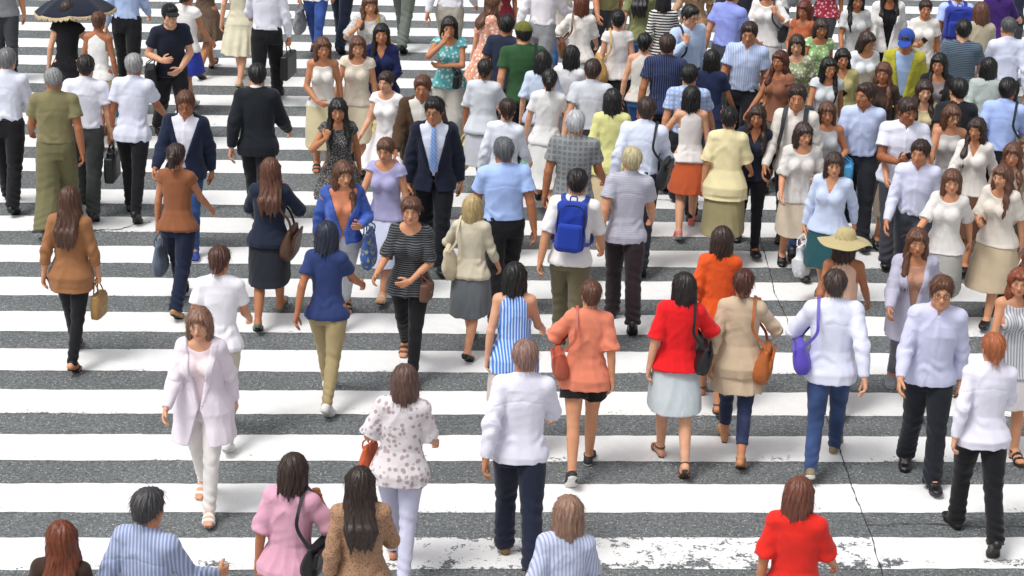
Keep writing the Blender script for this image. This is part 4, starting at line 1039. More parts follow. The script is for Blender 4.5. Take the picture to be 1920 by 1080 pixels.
    p('woman in rust orange top with red-brown hair near the far edge', 1512, t=2, h=1.60, face=-25, legs='contact', top=('cap_top', '#a85a3a'), bottom=('trousers', BR), hair=('bob', '#5a2418'), arms=('swing', 'clasp'))
    p('woman in pale grey knit tee with black hair near the far edge', 1610, t=-18, h=1.62, face=5, legs='small', top=('tshirt', '#cfd0d0', 'dots', '#aeb2b4'), bottom=('jeans', '#22304a', 'denim'), hair=('long', HB))
    p('woman in open white jacket over a black top', 1672, t=-34, h=1.66, face=0, legs='mid', top=('tank_top', BK), over=('jacket', dict(open_=(-.05, .20, .2)), WH), bottom=('slim_trousers', BK), hair=('wavy', HD))
    p('woman in white tee with brown ponytail beside the open white jacket', 1740, t=0, h=1.58, face=-10, legs='small', top=('tshirt', '#e4dfda'), bottom=('skirt', KH), hair=('pony', HN), arms=('swing', 'phone'), items=[('phone', -1, 'dark phone held by the woman with ponytail beside the open white jacket', '#17181c')])
    p('person in blue shirt wearing a round blue backpack', 1798, t=-30, h=1.70, face=178, sex='m', legs='small', top=('tshirt', '#b4c6f2'), bottom=('trousers', DG), hair=('short', HB),
      items=[('backpack', 0, 'round royal blue backpack near the far edge', '#2a3a9c', dict(cloth=1, size=(.36, .18, .40)))])
    p('person in deep purple top in the far corner', 1880, t=-38, h=1.60, face=160, legs='contact', top=('loose_top', '#3b1f66'), bottom=('trousers', DG), hair=('bob', HM))
    # ---- second row
    p('white-haired man in white shirt and black trousers by the frame edge', 22, f=388, h=1.72, face=180, sex='m', legs='small', top=('shirt', '#dfe3f2'), bottom=('trousers', BK), belt=BK, hair=('short', '#6d6d70'))
    p('man in white short-sleeved shirt carrying a black bag', 168, f=398, h=1.72, face=178, sex='m', legs='contact', top=('short_shirt', '#e4e6f2'), bottom=('trousers', '#3a3d3c'), hair=('short', HD), arms=('swing', 'carry'),
      items=[('briefcase', -1, 'black document bag of the man in white short sleeves', '#1c1e22', dict(size=(.34, .10, .27)))])
    p('man in olive shirt and baggy olive trousers', 112, f=432, h=1.72, face=180, sex='m', legs='small', side=-1, top=('short_shirt', '#827b58'), bottom=('wide_trousers', '#6e6a4a'), hair=('crop', HG), wide=1.05)
    p('man in pale lilac shirt with loose tail and dark trousers', 254, f=402, h=1.72, face=176, sex='m', legs='push', top=('short_shirt', dict(hem=-.08), '#dcdff0'), bottom=('slim_trousers', BK), hair=('short', HG), arms=('carry', 'swing'),
      items=[('handbag', 1, 'small black pouch in the hand of the man with loose lilac shirt', BK, dict(size=(.2, .09, .15)))])
    p('man in open navy blazer over white shirt and blue sneakers', 352, glasses=True, f=472, h=1.68, face=8, sex='m', legs='push', top=('shirt', dict(hem=-.05), '#e6e6f2'), over=('jacket', '#17213a'), bottom=('jeans', '#24406e', 'denim'), hair=('short', HM), shoes=('sneaker', '#2c3f86'), skin=SK[3])
    p('man in black suit seen from behind in mid crossing', 486, f=424, h=1.74, face=180, sex='m', legs='small', top=('shirt', WH), over=('jacket', '#181d24'), bottom=('trousers', '#14171c'), hair=('short', HB))
    p('woman in white tank over beige skirt with short brown hair', 606, f=332, h=1.62, face=5, legs='small', top=('tank_top', '#dcd8d2'), bottom=('skirt', dict(hem=-.50, flare=.05), '#c9bf9a'), hair=('bob', HM), arms=('swing', 'clasp'), shoes=('sandal', BK))
    p('woman with long black hair in navy blouse and white skirt', 716, f=302, h=1.62, face=0, legs='small', top=('three_top', dict(neck='v', hem=-.10, loose=.028), '#161f4c'), bottom=('skirt', dict(hem=-.30, flare=.09), WH), hair=('long', HB), arms=('clasp', 'clasp'), shoes=('sandal', TN))
    p('woman in flared white dress walking behind the navy suit man', 727, f=392, h=1.55, face=-12, legs='contact', dress=(dict(sleeve='cap', hem=-.32, flare=.15), '#f0eeee'), hair=('bun', HN), shoes=('sandal', BR), skin=SK[2])
    p('man in brown jacket behind the man with blue tie', 790, t=140, h=1.70, face=4, sex='m', legs='small', top=('shirt', OW), over=('jacket', '#4c3826'), bottom=('trousers', '#5a4630'), hair=('short', HM), skin=SK[3])
    p('person in dark navy tee left behind the green shirt', 938, f=292, h=1.68, face=172, sex='m', legs='contact', top=('tshirt', '#222b40'), bottom=('trousers', '#20242e'), hair=('short', HB))
    p('man in dark green tee with olive cap and black bag', 986, t=48, h=1.74, face=180, sex='m', legs='small', top=('tshirt', '#2c5030'), bottom=('trousers', '#24282a'), hair=('short', HB), hat=('cap', '#6a6a2e'), wide=1.08,
      items=[('shoulder_bag', -1, 'black shoulder bag on the man in green', '#15181a')], arms=('swing', 'strap'))
    p('woman in white tee with dark hair under the tan tote', 1066, t=88, h=1.58, face=170, legs='contact', top=('tshirt', '#e2e2e6'), bottom=('skirt', LG), hair=('bob', HB), shoes=('sneaker', WH))
    p('woman in white sleeveless top with yellow hair tie and black bun', 1162, t=22, h=1.62, face=178, legs='small', side=-1, top=('cap_top', '#e3dedb'), bottom=('skirt', dict(hem=-.46), BK), hair=('bun', HB), arms=('carry', 'swing'), shoes=('pump', BK),
      items=[('tote', 1, 'tan tote beside the woman with black bun', '#c39a5e', dict(cloth=1))])
    p('man in navy pinstripe shirt with cropped brown hair', 1252, t=68, h=1.72, face=170, sex='m', legs='small', top=('short_shirt', dict(hem=-.06), '#1b2340', 'vstripe', '#3d486c'), bottom=('trousers', '#1a1c22'), hair=('short', HN), wide=1.05)
    p('office man facing us in light blue shirt, dark short hair', 1292, glasses=True, t=8, h=1.74, face=28, sex='m', legs='small', top=('shirt', '#bdd2f4'), bottom=('trousers', '#22242c'), hair=('short', HB), arms=('swing', 'strap'), belt=BK,
      items=[('shoulder_bag', -1, 'navy shoulder bag on the office man in light blue', '#1e2436')])
    p('man facing us in pale blue striped short-sleeved shirt', 1402, t=42, h=1.78, face=-6, sex='m', legs='small', top=('short_shirt', '#a9bbe0', 'vstripe', '#c3d0ea'), bottom=('trousers', '#1a1c24'), belt=BK, hair=('short', HN), arms=('swing', 'swing'), skin=SK[1])
    p('woman in grey floral top behind the white-shirted backpacker', 1500, t=66, h=1.60, face=-15, legs='contact', top=('loose_top', '#98a07c', 'floral', '#d2d8c8'), bottom=('trousers', '#6a5a48'), hair=('bob', HN), arms=('swing', 'phone'), items=[('phone', -1, 'dark phone in the hand of the woman in grey floral top', '#17181c')])
    p('woman with centre-parted long black hair in pale grey vest', 1553, glasses=True, t=106, h=1.58, face=4, legs='small', top=('cap_top', '#cdd2d6'), bottom=('skirt', '#6c6f72'), hair=('long', HB), shoes=('sandal', BK))
    p('woman in white blouse looking down with hands together', 1622, glasses=True, t=58, h=1.58, face=12, head=(8, 14), legs='small', top=('loose_top', '#e4e8f2'), bottom=('jeans', '#2b3c66', 'denim'), hair=('bob', HN), arms=('clasp', 'clasp'))
    p('man in blue cap wearing a yellow jacket over blue shirt', 1702, t=56, h=1.68, face=-4, sex='m', legs='small', head=(0, 10), top=('tshirt', '#a6bfe4'), over=('jacket', dict(open_=(-.08, .16, .16)), '#b3ae3c'), bottom=('trousers', '#3a3d48'), hair=('short', HN), hat=('cap', '#2b4aa0'), shoes=('sneaker', WH))
    p('woman in dark brown top with brown wavy hair beneath the yellow jacket', 1660, t=118, h=1.58, face=-10, legs='small', top=('tshirt', '#3c2c24'), bottom=('trousers', '#2a2522'), hair=('wavy', HM), skin=SK[3])
    p('woman with long black hair and black cardigan facing us', 1764, t=100, h=1.62, face=0, legs='small', top=('tank_top', '#8a7f80'), over=('cardigan', '#1a1a1e'), bottom=('slim_trousers', BK), hair=('long', HB))
    p('man in slate striped polo walking away near the blue backpack', 1812, t=40, h=1.72, face=176, sex='m', legs='contact', top=('tshirt', '#3a4754', 'hfine', '#5f7080'), bottom=('trousers', '#22242a'), hair=('short', HB), wide=1.05)
    p('woman in sage grey tee below the slate striped polo', 1856, t=112, h=1.60, face=172, legs='small', top=('loose_top', '#aeb8b4'), bottom=('trousers', '#2c2f34'), hair=('bob', HB))
    p('man in white shirt with cropped grey hair at the frame edge', 1896, t=36, h=1.74, face=180, sex='m', legs='small', side=-1, top=('shirt', '#d4d9ee'), bottom=('trousers', BK), belt=BK, hair=('crop', '#4a4a4c'))
    # ---- third row
    p('woman with long dark hair in black and grey patterned dress', 636, f=468, h=1.62, face=4, legs='small', dress=(dict(sleeve='cap', hem=-.30), '#3a3c3e', 'lace', '#9a9690'), hair=('long', HB), arms=('swing', 'strap'), shoes=('sandal', BR))
    p('woman in denim jacket and pale trousers with a blue olive bag', 640, f=606, h=1.62, face=2, legs='small', side=-1, top=('tshirt', '#d98d6a'), over=('jacket', dict(hem=0.0), '#3a56a0', 'denim'), bottom=('slim_trousers', '#c3c6cc'), hair=('wavy', HM), shoes=('sandal', BK), arms=('bagarm', 'swing'),
      items=[('tote', 1, 'blue and olive cloth tote on the woman in denim jacket', '#3f5b9c', dict(on='elbow', cloth=1, pat=('floral', '#9a9c50'), size=(.34, .13, .36)))])
    p('woman in lilac top with bare arms behind the striped blouse', 724, f=548, h=1.60, face=-8, legs='contact', top=('cap_top', '#a7a5cc'), bottom=('skirt', dict(hem=-.48), '#c6cbe0'), hair=('pony', HM), shoes=('sandal', BG), arms=('carry', 'swing'), skin=SK[0],
      items=[('plastic_bag', 1, 'white carrier bag beside the woman in lilac top', '#e2e6ea', dict(on='hand', rough=.35))])
    p('businessman in navy suit with pale blue striped tie', 812, glasses=True, f=498, h=1.76, face=4, sex='m', legs='small', top=('shirt', '#dfe6f6'), over=('jacket', dict(open_=(.0, .24, .25)), '#161c30'), bottom=('trousers', '#12151c'), tie=('#8fb0e6', 'dstripe', '#5b7cb8'), hair=('short', HB), belt=BK, arms=('swing', 'carry'),
      items=[('briefcase', -1, 'black briefcase of the businessman with blue tie', '#131316')])
    p('woman with long brown hair in navy jacket and dark skirt', 506, f=602, h=1.60, face=182, legs='contact', side=-1, top=('blouse', WH), over=('jacket', dict(hem=-.06), '#1d2638'), bottom=('skirt', dict(hem=-.44, flare=.04), '#20242c'), hair=('long', '#5a3524'), shoes=('pump', '#6b6f62'), arms=('swing', 'strap'),
      items=[('shoulder_bag', -1, 'large brown leather bag on the woman in navy jacket', '#4f3220', dict(size=(.38, .15, .30), z=-.02))])
    p('woman in brown top and dark navy trousers walking away', 338, f=576, h=1.62, face=176, legs='contact', top=('cap_top', '#8a5638'), bottom=('trousers', '#172038'), hair=('pony', HN), shoes=('pump', TN), arms=('carry', 'swing'),
      items=[('tote', 1, 'grey blue cloth tote swinging from the woman in brown top', '#5a6474', dict(on='hand', cloth=1))])
    p('woman with very long brown hair in tan cardigan and black trousers', 142, f=676, h=1.62, face=182, legs='small', top=('three_top', dict(hem=-.16, loose=.026), '#9a6a46'), bottom=('slim_trousers', BK), hair=('long', '#4a2c1c'), shoes=('sandal', BK), arms=('swing', 'carry'),
      items=[('handbag', -1, 'slim tan handbag held by the woman in tan cardigan', '#a9824c', dict(size=(.24, .09, .22)))])
    p('woman with low brown ponytail in white blouse behind the bright blue shirt', 946, t=188, h=1.62, face=176, legs='small', top=('blouse', '#dfe3ee'), bottom=('skirt', GY), hair=('lowtail', '#2c1a12'), arms=('swing', 'swing'))
    p('woman in white tee with a jade green scarf', 1028, t=132, h=1.60, face=174, legs='contact', top=('tshirt', '#e4e4e4'), bottom=('skirt', dict(hem=-.5), '#d8d8d6'), hair=('pony', HB), arms=('carry', 'swing'),
      items=[('tote', 1, 'jade green cloth bag swinging from the woman in white tee', '#6fa897', dict(on='hand', cloth=1, size=(.24, .10, .40)))])
    p('grey-haired man in dark grey polo shirt walking away', 1080, t=212, h=1.72, face=180, sex='m', legs='small', top=('tshirt', '#6f7274', 'check', '#85888a'), bottom=('trousers', '#2a2c30'), hair=('short', '#b4b6b8'), wide=1.08)
    p('woman with black hair in lemon yellow blouse', 1152, t=172, h=1.62, face=180, legs='small', top=('loose_top', dict(hem=-.12, flare=.03), '#d6d490'), bottom=('skirt', BG), hair=('bob', HB), shoes=('pump', BK))
    p('man in crisp white shirt carrying a black shoulder bag', 1208, t=188, h=1.74, face=178, sex='m', legs='push', top=('shirt', '#d8e0f4'), bottom=('trousers', '#1a1d26'), belt=BK, hair=('short', HN), arms=('swing', 'swing'),
      items=[('shoulder_bag', -1, 'black laptop bag at the hip of the man in crisp white shirt', '#181b20', dict(size=(.36, .11, .28)))])
    p('woman in white top with orange skirt and pink shoes', 1284, f=436, h=1.60, face=174, legs='contact', side=-1, top=('tank_top', '#e4dedc'), bottom=('skirt', dict(hem=-.36), '#c05a34'), hair=('bob', HB), shoes=('sneaker', '#e07f74'),
      items=[('handbag', -1, 'orange handbag beside the woman with pink shoes', '#c8623a')], arms=('strap', 'carry'))
    p('woman with black bun in cream blouse over khaki skirt', 1350, f=492, h=1.64, face=178, legs='small', top=('loose_top', dict(loose=.034, hem=-.14, flare=.03), '#dfd3a6'), bottom=('skirt', dict(hem=-.50, flare=.07), '#8f8662'), hair=('bun', HB), shoes=('pump', BK), skin=SK[0])
    p('man in white shirt with dark backpack straps and blue jeans', 1474, f=470, h=1.78, face=-8, sex='m', legs='small', top=('shirt', dict(hem=-.06), '#e2dcd4'), bottom=('jeans', '#1d2d4c', 'denim'), hair=('short', HN), shoes=('boot', '#191512'), arms=('swing', 'swing'), skin=SK[1],
      items=[('backpack', 0, 'dark grey backpack worn by the man in blue jeans', '#33363c')])
    p('woman in grey dress holding a sky blue bag', 1555, t=192, h=1.58, face=6, legs='small', dress=(dict(sleeve='none', hem=-.34), '#b9bcc0'), hair=('bob', HM), shoes=('sandal', BK), arms=('bagarm', 'swing'),
      items=[('handbag', 1, 'sky blue handbag on the arm of the woman in grey dress', '#4fa6dc', dict(on='elbow'))])
    p('man in light blue shirt turning his head sideways', 1625, t=156, h=1.74, face=-12, head=(-32, 0), sex='m', legs='contact', top=('shirt', '#c3d0f0'), bottom=('trousers', '#23262e'), hair=('short', HN), skin=SK[3])
    p('man in white short-sleeved shirt with tanned arms facing us', 1668, f=482, h=1.74, face=-6, sex='m', legs='small', side=-1, top=('short_shirt', dict(hem=-.05), '#e2e4f4'), bottom=('trousers', '#3a3a44'), hair=('short', HN), skin='#9c6444', wide=1.06, arms=('swing', 'phone'), items=[('phone', -1, 'dark phone held by the tanned man in white', '#17181c')])
    p('woman in beige blouse beside the tanned man in white', 1734, t=150, h=1.62, face=8, legs='small', top=('loose_top', dict(hem=-.16, flare=.03), '#c8bb94'), bottom=('skirt', '#a4967a'), hair=('wavy', HN), arms=('swing', 'carry'),
      items=[('plastic_bag', 1, 'pale blue carrier bag beside the woman in beige blouse', '#b9cfe0', dict(on='hand', rough=.35, size=(.26, .12, .30)))])
    p('man in sky blue shirt with black bag strap by the frame edge', 1888, t=150, h=1.74, face=172, sex='m', legs='contact', top=('shirt', '#a9bff2'), bottom=('trousers', BK), hair=('short', HB),
      items=[('shoulder_bag', -1, 'black strap bag on the man in sky blue shirt', '#141416')])
    p('woman in white scarf blouse and brown skirt near the frame edge', 1836, t=222, h=1.60, face=-14, legs='contact', top=('blouse', '#e2ddd6'), bottom=('skirt', dict(hem=-.46), '#5a3c2e'), hair=('wavy', HN), skin=SK[1])
    # ---- fourth row
    p('woman in black pinstripe blouse and black trousers striding towards us', 766, f=694, h=1.66, face=4, legs='contact', top=('loose_top', dict(sleeve='elbow', hem=-.10), '#1b1c1f', 'hfine', '#5a5c60'), bottom=('slim_trousers', BK), hair=('pony', HM), shoes=('sandal', BR), arms=('clasp', 'swing'), skin=SK[0],
      items=[('handbag', 1, 'small brown clutch held by the woman in black pinstripes', '#6a4634', dict(on='elbow', size=(.20, .08, .16)))])
    p('short woman in grey skirt and cream cardigan', 880, f=656, h=1.48, face=176, legs='small', top=('three_top', '#c9c0aa'), bottom=('skirt', dict(hem=-.42, flare=.05), '#62666a'), hair=('bob', HL), shoes=('pump', BK), arms=('strap', 'swing'),
      items=[('tote', 1, 'pale beige tote on the short woman in grey skirt', '#cbbfa2', dict(cloth=1))])
    p('man in bright blue shirt and black trousers seen from behind', 950, t=262, h=1.74, face=180, sex='m', legs='small', side=-1, top=('short_shirt', '#a9c3f6'), bottom=('trousers', BK), belt=BK, hair=('short', '#5a5c60'), wide=1.06)
    p('man in white tee wearing a blue backpack', 1062, f=656, h=1.70, face=180, sex='m', legs='small', top=('tshirt', dict(sleeve='elbow'), '#e8e6e4'), bottom=('trousers', '#6a624c'), hair=('short', HD), shoes=('sneaker', BK),
      items=[('backpack', 0, 'cobalt blue backpack on the man in white tee', '#1f3c9e', dict(cloth=1, size=(.27, .14, .46)))])
    p('fair-haired man in lilac grey shirt and dark brown trousers', 1164, f=604, h=1.70, face=180, sex='m', legs='push', top=('short_shirt', dict(hem=-.07), '#b6b6c4', 'hfine', '#a5a6b4'), bottom=('trousers', '#2a1f24'), hair=('short', '#b5aa86'), shoes=('leather', '#121216'))
    p('woman in orange shawl top with black hair in front of the cream blouse', 1352, t=432, h=1.60, face=172, legs='small', top=('loose_top', dict(loose=.040, hem=-.12, sleeve='three', flare=.03), '#d8531f'), bottom=('skirt', dict(hem=-.48), '#3a2c24'), hair=('bob', HN), shoes=('sandal', BR))
    p('woman in pale blue shirt and teal skirt with a carrier bag', 1540, f=572, h=1.58, face=-14, legs='contact', top=('blouse', '#c6d2ec'), bottom=('skirt', dict(hem=-.38), '#1f4a50'), hair=('bob', HN), shoes=('pump', '#4a3f66'), arms=('swing', 'carry'), skin=SK[0],
      items=[('plastic_bag', -1, 'white carrier bag beside the teal skirt', '#e6e8ee', dict(on='hand', rough=.35))])
    p('woman in cream top and tan skirt hurrying past by the frame edge', 1852, f=598, h=1.60, face=-35, legs='contact', lean=7, top=('loose_top', '#dbd3c8'), bottom=('skirt', dict(hem=-.48, flare=.10), '#b7a68c'), hair=('wavy', HM), skin=SK[0], arms=('swing', 'phone'), items=[('phone', -1, 'dark phone held by the hurrying woman in tan skirt', '#17181c')])
    p('woman in lilac grey cardigan and grey trousers with grey sneakers', 1692, f=752, h=1.64, face=-8, legs='contact', top=('tank_top', '#b98a74'), over=('cardigan', '#b4b2c6'), bottom=('slim_trousers', '#70747e'), hair=('long', HM), shoes=('sneaker', '#8d9096'), skin=SK[1])
    p('person in navy top and khaki trousers with white sneakers', 614, f=752, h=1.64, face=174, legs='contact', top=('tshirt', '#2c3c6c'), bottom=('slim_trousers', '#a2916a'), hair=('bob', '#20263c'), shoes=('sneaker', WH)) if GHOSTS else None
    p('woman with brown ponytail in white tee and beige trousers', 414, f=822, h=1.66, face=178, legs='small', top=('tshirt', '#eceaf0'), bottom=('slim_trousers', '#c9c2b2'), hair=('lowtail', '#4a2a1e'), shoes=('sneaker', WH))
    # ---- front rows
    p('woman in blush white cardigan, white trousers and heeled sandals', 386, f=955, h=1.66, face=2, legs='small', top=('loose_top', '#ead8dc'), over=('cardigan', dict(hem=-.26, flare=.05), '#e6dce6'), bottom=('slim_trousers', '#e4e0dc'), hair=('bob', '#7c5a48'), shoes=('sandal', WH, '#d8c8b8'), skin=SK[2])
    p('black-haired woman in blue and white striped sleeveless top', 958, f=846, h=1.62, face=180, legs='small', top=('tank_top', dict(loose=.020, hem=-.14, flare=.02), '#4f86dc', 'vstripe', '#c9dcf6'), bottom=('skirt', '#c7b8b4'), hair=('bob', HB), shoes=('sandal', BR), skin=SK[2])
    p('woman in coral top and black shorts with black plimsolls', 1088, f=882, h=1.60, face=180, legs='push', side=-1, top=('loose_top', dict(loose=.030, hem=-.10), '#df8468'), bottom=('shorts', dict(length=.50), '#17171a'), hair=('bun', HM), shoes=('sneaker', '#2c2c2e'), arms=('strap', 'swing'), skin=SK[0],
      items=[('shoulder_bag', 1, 'salmon leather bag on the woman in black shorts', '#b5573f')])
    p('woman in scarlet top and grey skirt over navy leggings', 1256, f=866, h=1.62, face=180, legs='push', top=('loose_top', dict(loose=.030, hem=-.02), '#e01a20'), bottom=('skirt', dict(hem=-.36, flare=.06), '#b9c2c6'), hair=('bob', '#1c1110'), shoes=('sandal', BR), arms=('swing', 'strap'),
      items=[('shoulder_bag', -1, 'black leather bag on the woman in scarlet top', '#15161a', dict(over=.01))])
    p('woman in beige tunic with tan shoulder bag and rolled jeans', 1372, f=852, h=1.62, face=172, legs='contact', top=('tunic', '#c4ae94'), bottom=('jeans', dict(length=.72), '#1c2440', 'denim'), hair=('lowtail', '#4a2214'), shoes=('sandal', TN), arms=('swing', 'strap'), skin=SK[1],
      items=[('shoulder_bag', -1, 'tan orange leather bag on the woman in beige tunic', '#b0602a', dict(size=(.36, .15, .30), z=.02))])
    p('woman wearing a wide straw sunhat and peach sleeveless top', 1592, t=438, h=1.60, face=170, legs='small', top=('tank_top', '#dcb49c'), bottom=('skirt', '#c7b9a6'), hair=('bob', HN), hat=('sunhat', '#b5a67a', .15), shoes=('sandal', TN))
    p('man in loose white shirt and dark jeans with a violet bag', 1574, t=512, h=1.70, face=176, sex='m', legs='contact', side=-1, top=('shirt', dict(hem=-.10, loose=.028), '#dfe2f4'), bottom=('jeans', '#2a3c62', 'denim'), hair=('short', '#3a2a24'), shoes=('sneaker', '#8a7c62'), arms=('strap', 'swing'),
      items=[('shoulder_bag', 1, 'violet cloth bag on the man in white shirt and dark jeans', '#5b4bb4', dict(cloth=1))])
    p('man in lilac shirt with dark trousers facing us', 1722, glasses=True, f=898, h=1.74, face=-4, sex='m', legs='small', top=('shirt', dict(hem=-.06, loose=.026), '#c9cbe6'), bottom=('trousers', '#1c2028'), hair=('short', HM), skin=SK[0], arms=('swing', 'swing'))
    p('woman in grey striped sleeveless blouse with auburn hair', 1876, f=846, h=1.62, face=4, legs='small', top=('tank_top', dict(loose=.02, hem=-.16, flare=.03), '#c9cace', 'vstripe', '#8c9098'), bottom=('skirt', '#c8c2c4'), hair=('wavy', '#7a3d22'), shoes=('sandal', BK), skin=SK[0])
    p('person in white shirt and black trousers with auburn ponytail', 1818, f=1006, h=1.66, face=178, legs='push', top=('shirt', dict(hem=-.08, loose=.028), '#e2e0ee'), bottom=('trousers', '#131418'), hair=('lowtail', '#a05a34'), shoes=('leather', '#15120f'), arms=('swing', 'swing'))
    p('woman in white and grey floral blouse over lilac trousers', 752, t=690, h=1.62, face=176, legs='small', top=('loose_top', dict(loose=.034, hem=-.10, flare=.02), '#dcd6d8', 'floral', '#a9989c'), bottom=('slim_trousers', '#c3c4da'), hair=('bob', '#5a4038'), shoes=('sandal', BR), arms=('bagarm', 'swing'), skin=SK[0],
      items=[('tote', 1, 'orange leather tote on the arm of the floral blouse', '#c45a30', dict(on='elbow', size=(.26, .10, .26)))])
    p('man in white shirt with navy trousers and brown shoes', 968, f=1052, h=1.72, face=180, sex='m', legs='push', top=('shirt', dict(hem=-.06, loose=.027), '#e3e2f0'), bottom=('trousers', '#1b2034'), hair=('short', '#8a6a60'), shoes=('leather', '#7a5a2c'))
    p('woman in beige lace top with long dark brown hair', 680, t=882, h=1.62, face=180, legs='small', top=('three_top', dict(loose=.026), '#a98468', 'lace', '#7c5c48'), bottom=('skirt', '#6a5648'), hair=('long', '#2a1c16'))
    p('woman in pink blouse with a black bag', 540, t=858, h=1.60, face=174, legs='small', top=('loose_top', dict(loose=.034), '#d9a3b8'), bottom=('skirt', '#b98aa0'), hair=('bob', HN), skin=SK[1],
      items=[('shoulder_bag', -1, 'black bag on the woman in pink blouse', '#17181c')], arms=('swing', 'strap'))
    p('man in blue-grey pinstripe shirt cut off by the lower edge', 268, t=932, h=1.72, face=168, sex='m', legs='contact', top=('shirt', '#8794b8', 'vstripe', '#b3bcd4'), bottom=('trousers', '#2a2e3a'), hair=('short', '#3c3a3c'))
    p('woman with chestnut hair, only her head above the lower edge', 105, t=985, h=1.60, face=180, legs='small', top=('tshirt', '#3a2a22'), bottom=('trousers', BK), hair=('long', '#6a3218'))
    p('person in pale lilac blouse cut off by the lower edge', 1060, t=942, h=1.62, face=176, legs='small', top=('loose_top', '#c3c9e0', 'vstripe', '#9aa2c0'), bottom=('skirt', NV), hair=('bob', '#8a6a58'))
    p('woman in bright red blouse cut off by the lower edge', 1505, t=902, h=1.62, face=174, legs='small', top=('loose_top', dict(loose=.032, flare=.02), '#d8281e'), bottom=('skirt', '#a03a2c'), hair=('bob', '#6a3c2c'), skin=SK[1])
    # ---- the thick of the crowd
    p('woman in cream lace top with a straw bag behind the navy blouse', 668, t=66, h=1.60, face=6, legs='contact', top=('cap_top', '#e2d8c8', 'lace', '#cbbfa8'), bottom=('skirt', dict(hem=-.46), '#d9cdb4'), hair=('bob', HM), skin=SK[0], arms=('carry', 'swing'),
      items=[('tote', 1, 'straw coloured bag of the woman in cream lace', '#d3bf8e', dict(on='hand', cloth=1))])
    p('man in white shirt cut off by the top edge above the peach dress', 846, t=-95, h=1.74, face=175, sex='m', legs='contact', top=('shirt', '#e0e0e6'), bottom=('trousers', '#a39e92'), hair=('short', HD))
    p('woman in pale grey shirt walking just beyond the blue-shirted man', 902, f=372, h=1.58, face=172, legs='contact', top=('loose_top', '#cfd4dc'), bottom=('skirt', '#b9bcc4'), hair=('lowtail', HD), shoes=('sneaker', WH), arms=('carry', 'swing'),
      items=[('tote', 1, 'pale yellow tote beside the woman in pale grey shirt', '#d8c27a', dict(on='hand', cloth=1))])
    p('woman with a cream cardigan cut off by the top edge', 1040, t=-70, h=1.60, face=-15, legs='small', top=('tank_top', '#c9a890'), over=('cardigan', '#e0d8cc'), bottom=('jeans', '#3a5a88', 'denim'), hair=('bob', HM))
    p('man in khaki shirt cut off by the top edge near the striped top', 1142, t=-90, h=1.72, face=20, sex='m', legs='contact', top=('short_shirt', '#8a8458'), bottom=('trousers', DG), hair=('short', HB))
    p('woman in tan blouse cut off by the top edge', 1308, t=-70, h=1.62, face=-10, legs='small', top=('blouse', '#b99674'), bottom=('trousers', '#4a3e36'), hair=('wavy', HM), skin=SK[1])
    p('woman with reddish hair in brown wrap top beside the steel blue shirt', 1466, t=96, h=1.60, face=-35, legs='contact', top=('cap_top', '#8a5a44'), bottom=('skirt', '#5c4a40'), hair=('wavy', '#4a2416'), skin=SK[3], arms=('carry', 'swing'),
      items=[('tote', -1, 'dark leather tote of the woman in brown wrap top', '#2c221e', dict(on='hand'))])
    p('man in white tee with a grey sling bag near the far edge', 1464, t=-104, h=1.70, face=-10, sex='m', legs='small', top=('tshirt', '#e2e4e6'), bottom=('trousers', '#5a5e66'), hair=('short', HB), arms=('strap', 'swing'),
      items=[('shoulder_bag', 1, 'grey sling bag on the man in white tee', '#7c8288', dict(cloth=1))])
    p('woman in mint and lime print top between the crowd rows', 1536, t=34, h=1.58, face=10, legs='contact', top=('cap_top', '#8fb27a', 'floral', '#dbe4b4'), bottom=('skirt', '#7a6a4a'), hair=('bob', HN))
    p('woman in pale yellow tunic beside the looking-down woman', 1584, t=92, h=1.56, face=-8, legs='small', top=('tunic', '#b9b078'), bottom=('leggings', DG), hair=('wavy', HB), skin=SK[1], arms=('swing', 'phone'), items=[('phone', -1, 'dark phone held by the woman in pale yellow tunic', '#17181c')])
    p('woman in grey white top and beige skirt behind the teal skirt', 1508, t=230, h=1.58, face=4, legs='small', top=('loose_top', '#d6d2ce'), bottom=('skirt', '#c6b8a4'), hair=('bob', HN), skin=SK[0], arms=('bagarm', 'swing'),
      items=[('handbag', 1, 'bright cyan handbag on the woman in grey white top', '#49b4e2', dict(on='elbow'))])
    p('person in beige jacket beside the purple top', 1842, t=8, h=1.66, face=176, legs='small', top=('tshirt', OW), over=('jacket', '#b3a992'), bottom=('trousers', '#34343a'), hair=('bob', HM))
    p('man in black tee walking away under the sage grey tee', 1800, t=152, h=1.72, face=174, sex='m', legs='contact', top=('tshirt', '#1e2126'), bottom=('trousers', '#1a1b1f'), hair=('short', HB))
    p('woman in pale grey vest and dark skirt beside the beige blouse', 1786, glasses=True, t=196, h=1.58, face=6, legs='contact', top=('tank_top', '#c6c4c2'), bottom=('skirt', '#2a2c30'), hair=('bob', HM), skin=SK[0])
    p('woman in navy dress just behind the light blue office man', 1338, t=96, h=1.58, face=165, legs='contact', dress=(dict(sleeve='short'), '#1c2748'), hair=('bob', HB), shoes=('pump', BK))
    p('woman in white vest and beige trousers close to the pinstripe shirt', 1208, t=66, h=1.58, face=174, legs='contact', top=('tank_top', '#d8d4cc'), bottom=('slim_trousers', '#2f5a92', 'denim'), hair=('lowtail', HB))
    p('woman in rose grey blouse hurrying along the frame edge', 1902, f=530, h=1.58, face=-30, legs='contact', top=('loose_top', '#c3aca4'), bottom=('skirt', '#8f8890'), hair=('wavy', '#5c4032'), skin=SK[0])
    p('woman in pale blue shirt and grey skirt next to the white blouse with brown strap', 1018, t=98, h=1.58, face=168, legs='small', top=('loose_top', '#c3cfe6'), bottom=('skirt', '#80848c'), hair=('bob', HB))
